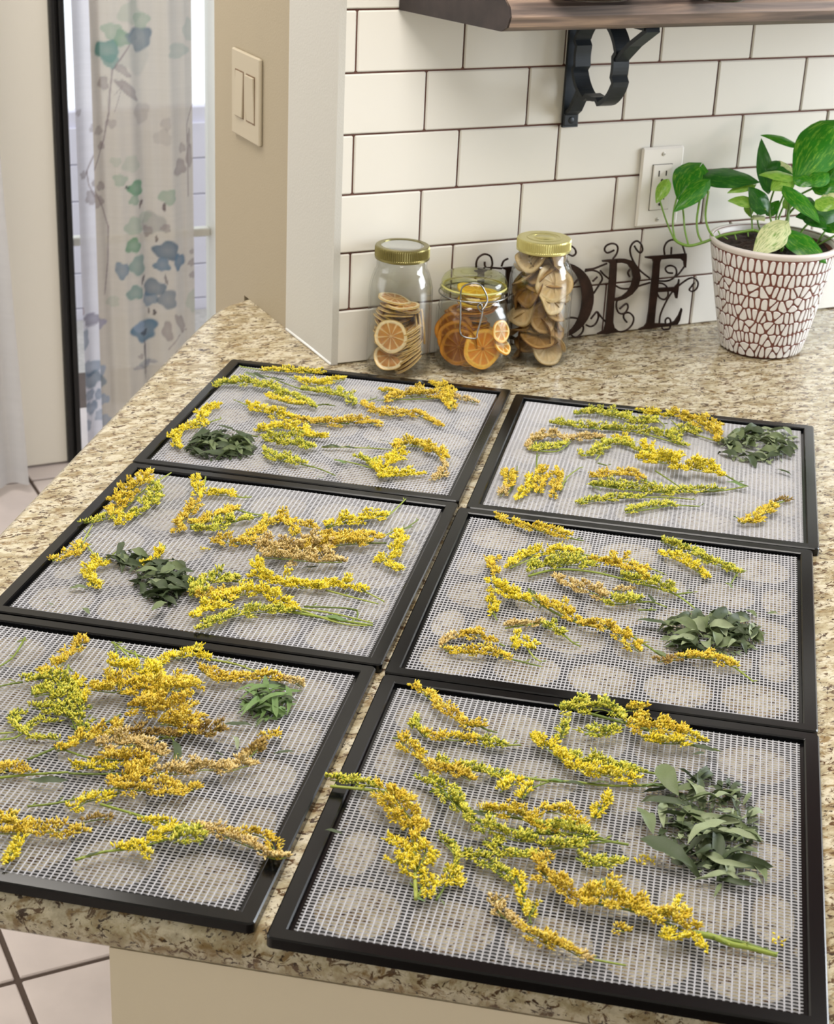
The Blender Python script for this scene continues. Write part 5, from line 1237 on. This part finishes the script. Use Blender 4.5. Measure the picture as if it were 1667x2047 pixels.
def flakes(zc, cx, cy, hx_, hy_, n_, m, lab):
    T = ZT[zc]; P0 = onz(T[0] + cx / T[2], T[1] + cy / T[2], ZM); m_ = MB()
    for i in range(n_):
        a = RL.random() * 2 * pi; q = sqrt(RL.random())
        P = onz(T[0] + (cx + cos(a) * q * hx_) / T[2], T[1] + (cy + sin(a) * q * hy_) / T[2], ZM) - P0
        z = .001 + .008 * (1 - q * q) * RL.random(); L_ = RL.uniform(.007, .016); W_ = L_ * RL.uniform(.18, .36); r_ = RL.random() * 6.28; tl = RL.uniform(-.7, .7)
        d = Vector((cos(r_), sin(r_), RL.uniform(-.25, .4))); sd = Vector((-sin(r_), cos(r_), tl)) * W_
        c = P + Vector((0, 0, z)); b = Vector((0, 0, .0012))
        q5 = [c - d * L_ * .5, c - d * L_ * .2 + sd * .5 + b, c + d * L_ * .2 + sd * .42 + b, c + d * L_ * .5, c + d * L_ * .2 - sd * .42, c - d * L_ * .2 - sd * .5, c]
        for p in q5: p.z = max(p.z, .0006)
        m_.add(q5, [(0, 5, 6), (5, 4, 6), (4, 3, 6), (3, 2, 6), (2, 1, 6), (1, 0, 6)], None, True)
    tag(m_.build('leaf_flakes', m, None, P0), lab, 'leaf flakes', None, 'stuff')
flakes(1, 395, 430, 150, 55, 170, leafdry[0], 'broken dark leaf flakes among the heap nearest the jars')
flakes(2, 1320, 300, 175, 80, 170, leafdry[2], 'broken grey-green leaf flakes among the heap below the plant')
flakes(3, 590, 455, 100, 74, 130, leafdry[0], 'broken dark leaf flakes among the middle curtain-side heap')
flakes(4, 1210, 520, 190, 88, 190, leafdry[1], 'broken leaf flakes among the middle plant-side heap')
flakes(5, 1170, 420, 105, 66, 60, leafdry[3], 'broken green leaf flakes among the fresh-green heap')
flakes(7, 960, 880, 270, 260, 150, leafdry[0], 'broken dark leaf flakes inside the front plant-side heap')
flakes(7, 990, 900, 260, 260, 120, leafdry[2], 'broken pale leaf flakes over the front plant-side heap')
heap(1, 395, 430, 140, 48, 46, dk, 'dark green dried leaf heaped beside the hooked sprig on the tray nearest the jars', 'dark leaf heap nearest the jars', .012)
heap(2, 1320, 300, 165, 72, 50, wide, 'grey-green dried leaf heaped at the outer edge of the far tray below the plant', 'leaf heap below the plant', .012)
heap(3, 590, 455, 95, 70, 36, dk + wide[:3], 'dark green dried leaf heaped on the middle curtain-side tray', 'leaf heap on the middle curtain-side tray', .012)
heap(3, 470, 375, 60, 26, 10, dk, 'dark green dried leaf heaped on the middle curtain-side tray', 'leaf heap on the middle curtain-side tray', .006)
heap(4, 1210, 520, 185, 82, 56, wide, 'small grey-green dried leaf heaped on the middle plant-side tray', 'leaf heap on the middle plant-side tray', .015)
heap(5, 1170, 420, 105, 66, 24, fresh, 'narrow fresh-green leaf heaped on the front curtain-side tray', 'leaf heap on the front curtain-side tray', .012)
heap(7, 960, 880, 260, 250, 38, lance + narrow, 'long grey-green dried leaf heaped on the front plant-side tray', 'leaf heap on the front plant-side tray', .012, .88)
heap(7, 1120, 1120, 130, 110, 10, lance + narrow, 'long grey-green dried leaf heaped on the front plant-side tray', 'leaf heap on the front plant-side tray', .006, .9)
BIGL = [dried_leaf_mesh('dried_leaf', 1, w_, leafdry[c_], cu, tw_, .35, 90 + i) for i, (w_, c_, cu, tw_) in enumerate([(.34, 0, .3, .2), (.22, 0, .25, .25), (.4, 1, .3, .2), (.26, 2, .3, .5), (.16, 2, .35, .3), (.2, 1, .4, .6)])]
def bigleaf(zc, x0, y0, x1, y1, k_, lab, z=.012, rx=0.0):
    T = ZT[zc]; a = onz(T[0] + x0 / T[2], T[1] + y0 / T[2], ZM + z); b = onz(T[0] + x1 / T[2], T[1] + y1 / T[2], ZM + z)
    leaf(BIGL[k_], (a + b) / 2, math.atan2(b.y - a.y, b.x - a.x), rx, 0, lab, None, (b - a).length)
bigleaf(7, 590, 970, 900, 1085, 0, 'largest dark green leaf at the front of the front plant-side heap', .012, .2)
bigleaf(7, 625, 755, 860, 765, 1, 'straight dark leaf lying flat at the inner edge of the front plant-side heap', .013, .3)
bigleaf(7, 590, 780, 690, 920, 2, 'dark rounded leaf curled at the inner edge of the front plant-side heap', .008, -.3)
bigleaf(7, 708, 545, 825, 700, 2, 'folded grey-green leaf standing up at the back of the front plant-side heap', .018, .3)
bigleaf(7, 850, 965, 1090, 865, 3, 'pale olive leaf across the middle of the front plant-side heap', .018, -.2)
bigleaf(7, 990, 1060, 1215, 1100, 4, 'light green edge-lit leaf near the front of the front plant-side heap', .013, .6)
bigleaf(7, 1060, 1110, 1170, 1190, 4, 'narrow pale leaf below the edge-lit one on the front plant-side heap', .007, .4)
bigleaf(7, 1060, 900, 1240, 970, 3, 'grey leaf at the outer side of the front plant-side heap', .012, .2)
bigleaf(7, 1080, 720, 1170, 680, 5, 'stray pale leaf behind the front plant-side heap', .004)
bigleaf(7, 1160, 760, 1225, 700, 5, 'outermost stray green leaf behind the front plant-side heap', .004)
bigleaf(7, 1000, 1265, 1060, 1200, 5, 'stray pale leaf in front of the front plant-side heap', .003)
bigleaf(7, 335, 1215, 490, 1190, 2, 'lone dark green leaf beside the thickest golden sprig', .006, .2)
bigleaf(5, 1200, 635, 1290, 620, 1, 'lone small leaf near the gap-side frame of the front curtain-side tray', .003)
bigleaf(5, 1170, 475, 1110, 515, 5, 'thin leaf fallen just in front of the fresh-green heap', .004)
bigleaf(5, 970, 512, 1110, 505, 1, 'long green leaf beside the golden heap of the front curtain-side tray', .004)
bigleaf(5, 1040, 610, 1015, 545, 4, 'short upright green leaf between ochre plume and golden heap', .006)
bigleaf(5, 935, 625, 985, 640, 1, 'dark leaf scrap between the two ochre plumes', .003)
bigleaf(5, 1350, 470, 1375, 480, 5, 'tiny green leaf scrap outside the fresh-green heap', .002)
bigleaf(3, 250, 465, 320, 460, 2, 'blue-green stray leaf near the hooked sprig on the middle curtain-side tray', .004)
bigleaf(3, 300, 535, 328, 555, 2, 'small green leaf near the front frame of the middle curtain-side tray', .003)
bigleaf(3, 165, 518, 195, 525, 5, 'pale leaf scrap in the curtain-side corner of the middle curtain-side tray', .002)
bigleaf(3, 555, 545, 600, 510, 2, 'round green leaf at the front of the middle curtain-side heap', .010)
bigleaf(3, 490, 405, 580, 395, 2, 'broad smooth green leaf on top of the middle curtain-side heap', .014)
bigleaf(1, 375, 335, 460, 355, 1, 'single dark green leaf behind the dark heap nearest the jars', .003)
bigleaf(1, 810, 560, 850, 560, 5, 'tiny green leaf scrap by the front frame of the tray nearest the jars', .002)
bigleaf(4, 1340, 420, 1390, 445, 2, 'dark stray leaf at the back of the middle plant-side heap', .004)
bigleaf(4, 1425, 435, 1468, 432, 2, 'outermost single green leaf on the middle plant-side tray', .003)
bigleaf(4, 920, 465, 1050, 480, 1, 'dark pointed leaf reaching out of the middle plant-side heap', .006)
bigleaf(2, 1400, 405, 1475, 428, 1, 'thin dark leaf in front of the far heap below the plant', .003)
# loose floret crumbs
def crumb(zc, x, y, lab, n_=8, sp_=.004):
    T = ZT[zc]; P = onz(T[0] + x / T[2], T[1] + y / T[2], ZM); m_ = MB()
    for i in range(n_):
        floret(m_, Vector((RS.uniform(-sp_, sp_), RS.uniform(-sp_, sp_), .0006)), Vector((RS.uniform(-1, 1), RS.uniform(-1, 1), RS.uniform(.1, .9))).normalized(), .0042, .0009, (220, 180, 40), RS.choice(PAL['Y']))
    tag(m_.build('fallen_florets', flower_m, None, P), lab, 'petals')
crumb(7, 610, 1075, 'small ring of fallen yellow florets in front of the largest leaf', 14, .006)
crumb(7, 680, 1085, 'scatter of tiny yellow florets beside the small ring of florets', 6, .004)
crumb(7, 1340, 1515, 'few loose yellow florets above the end of the thickest golden sprig', 9, .005)
crumb(3, 742, 325, 'lone yellow floret cluster between sprigs on the middle curtain-side tray', 8, .003)
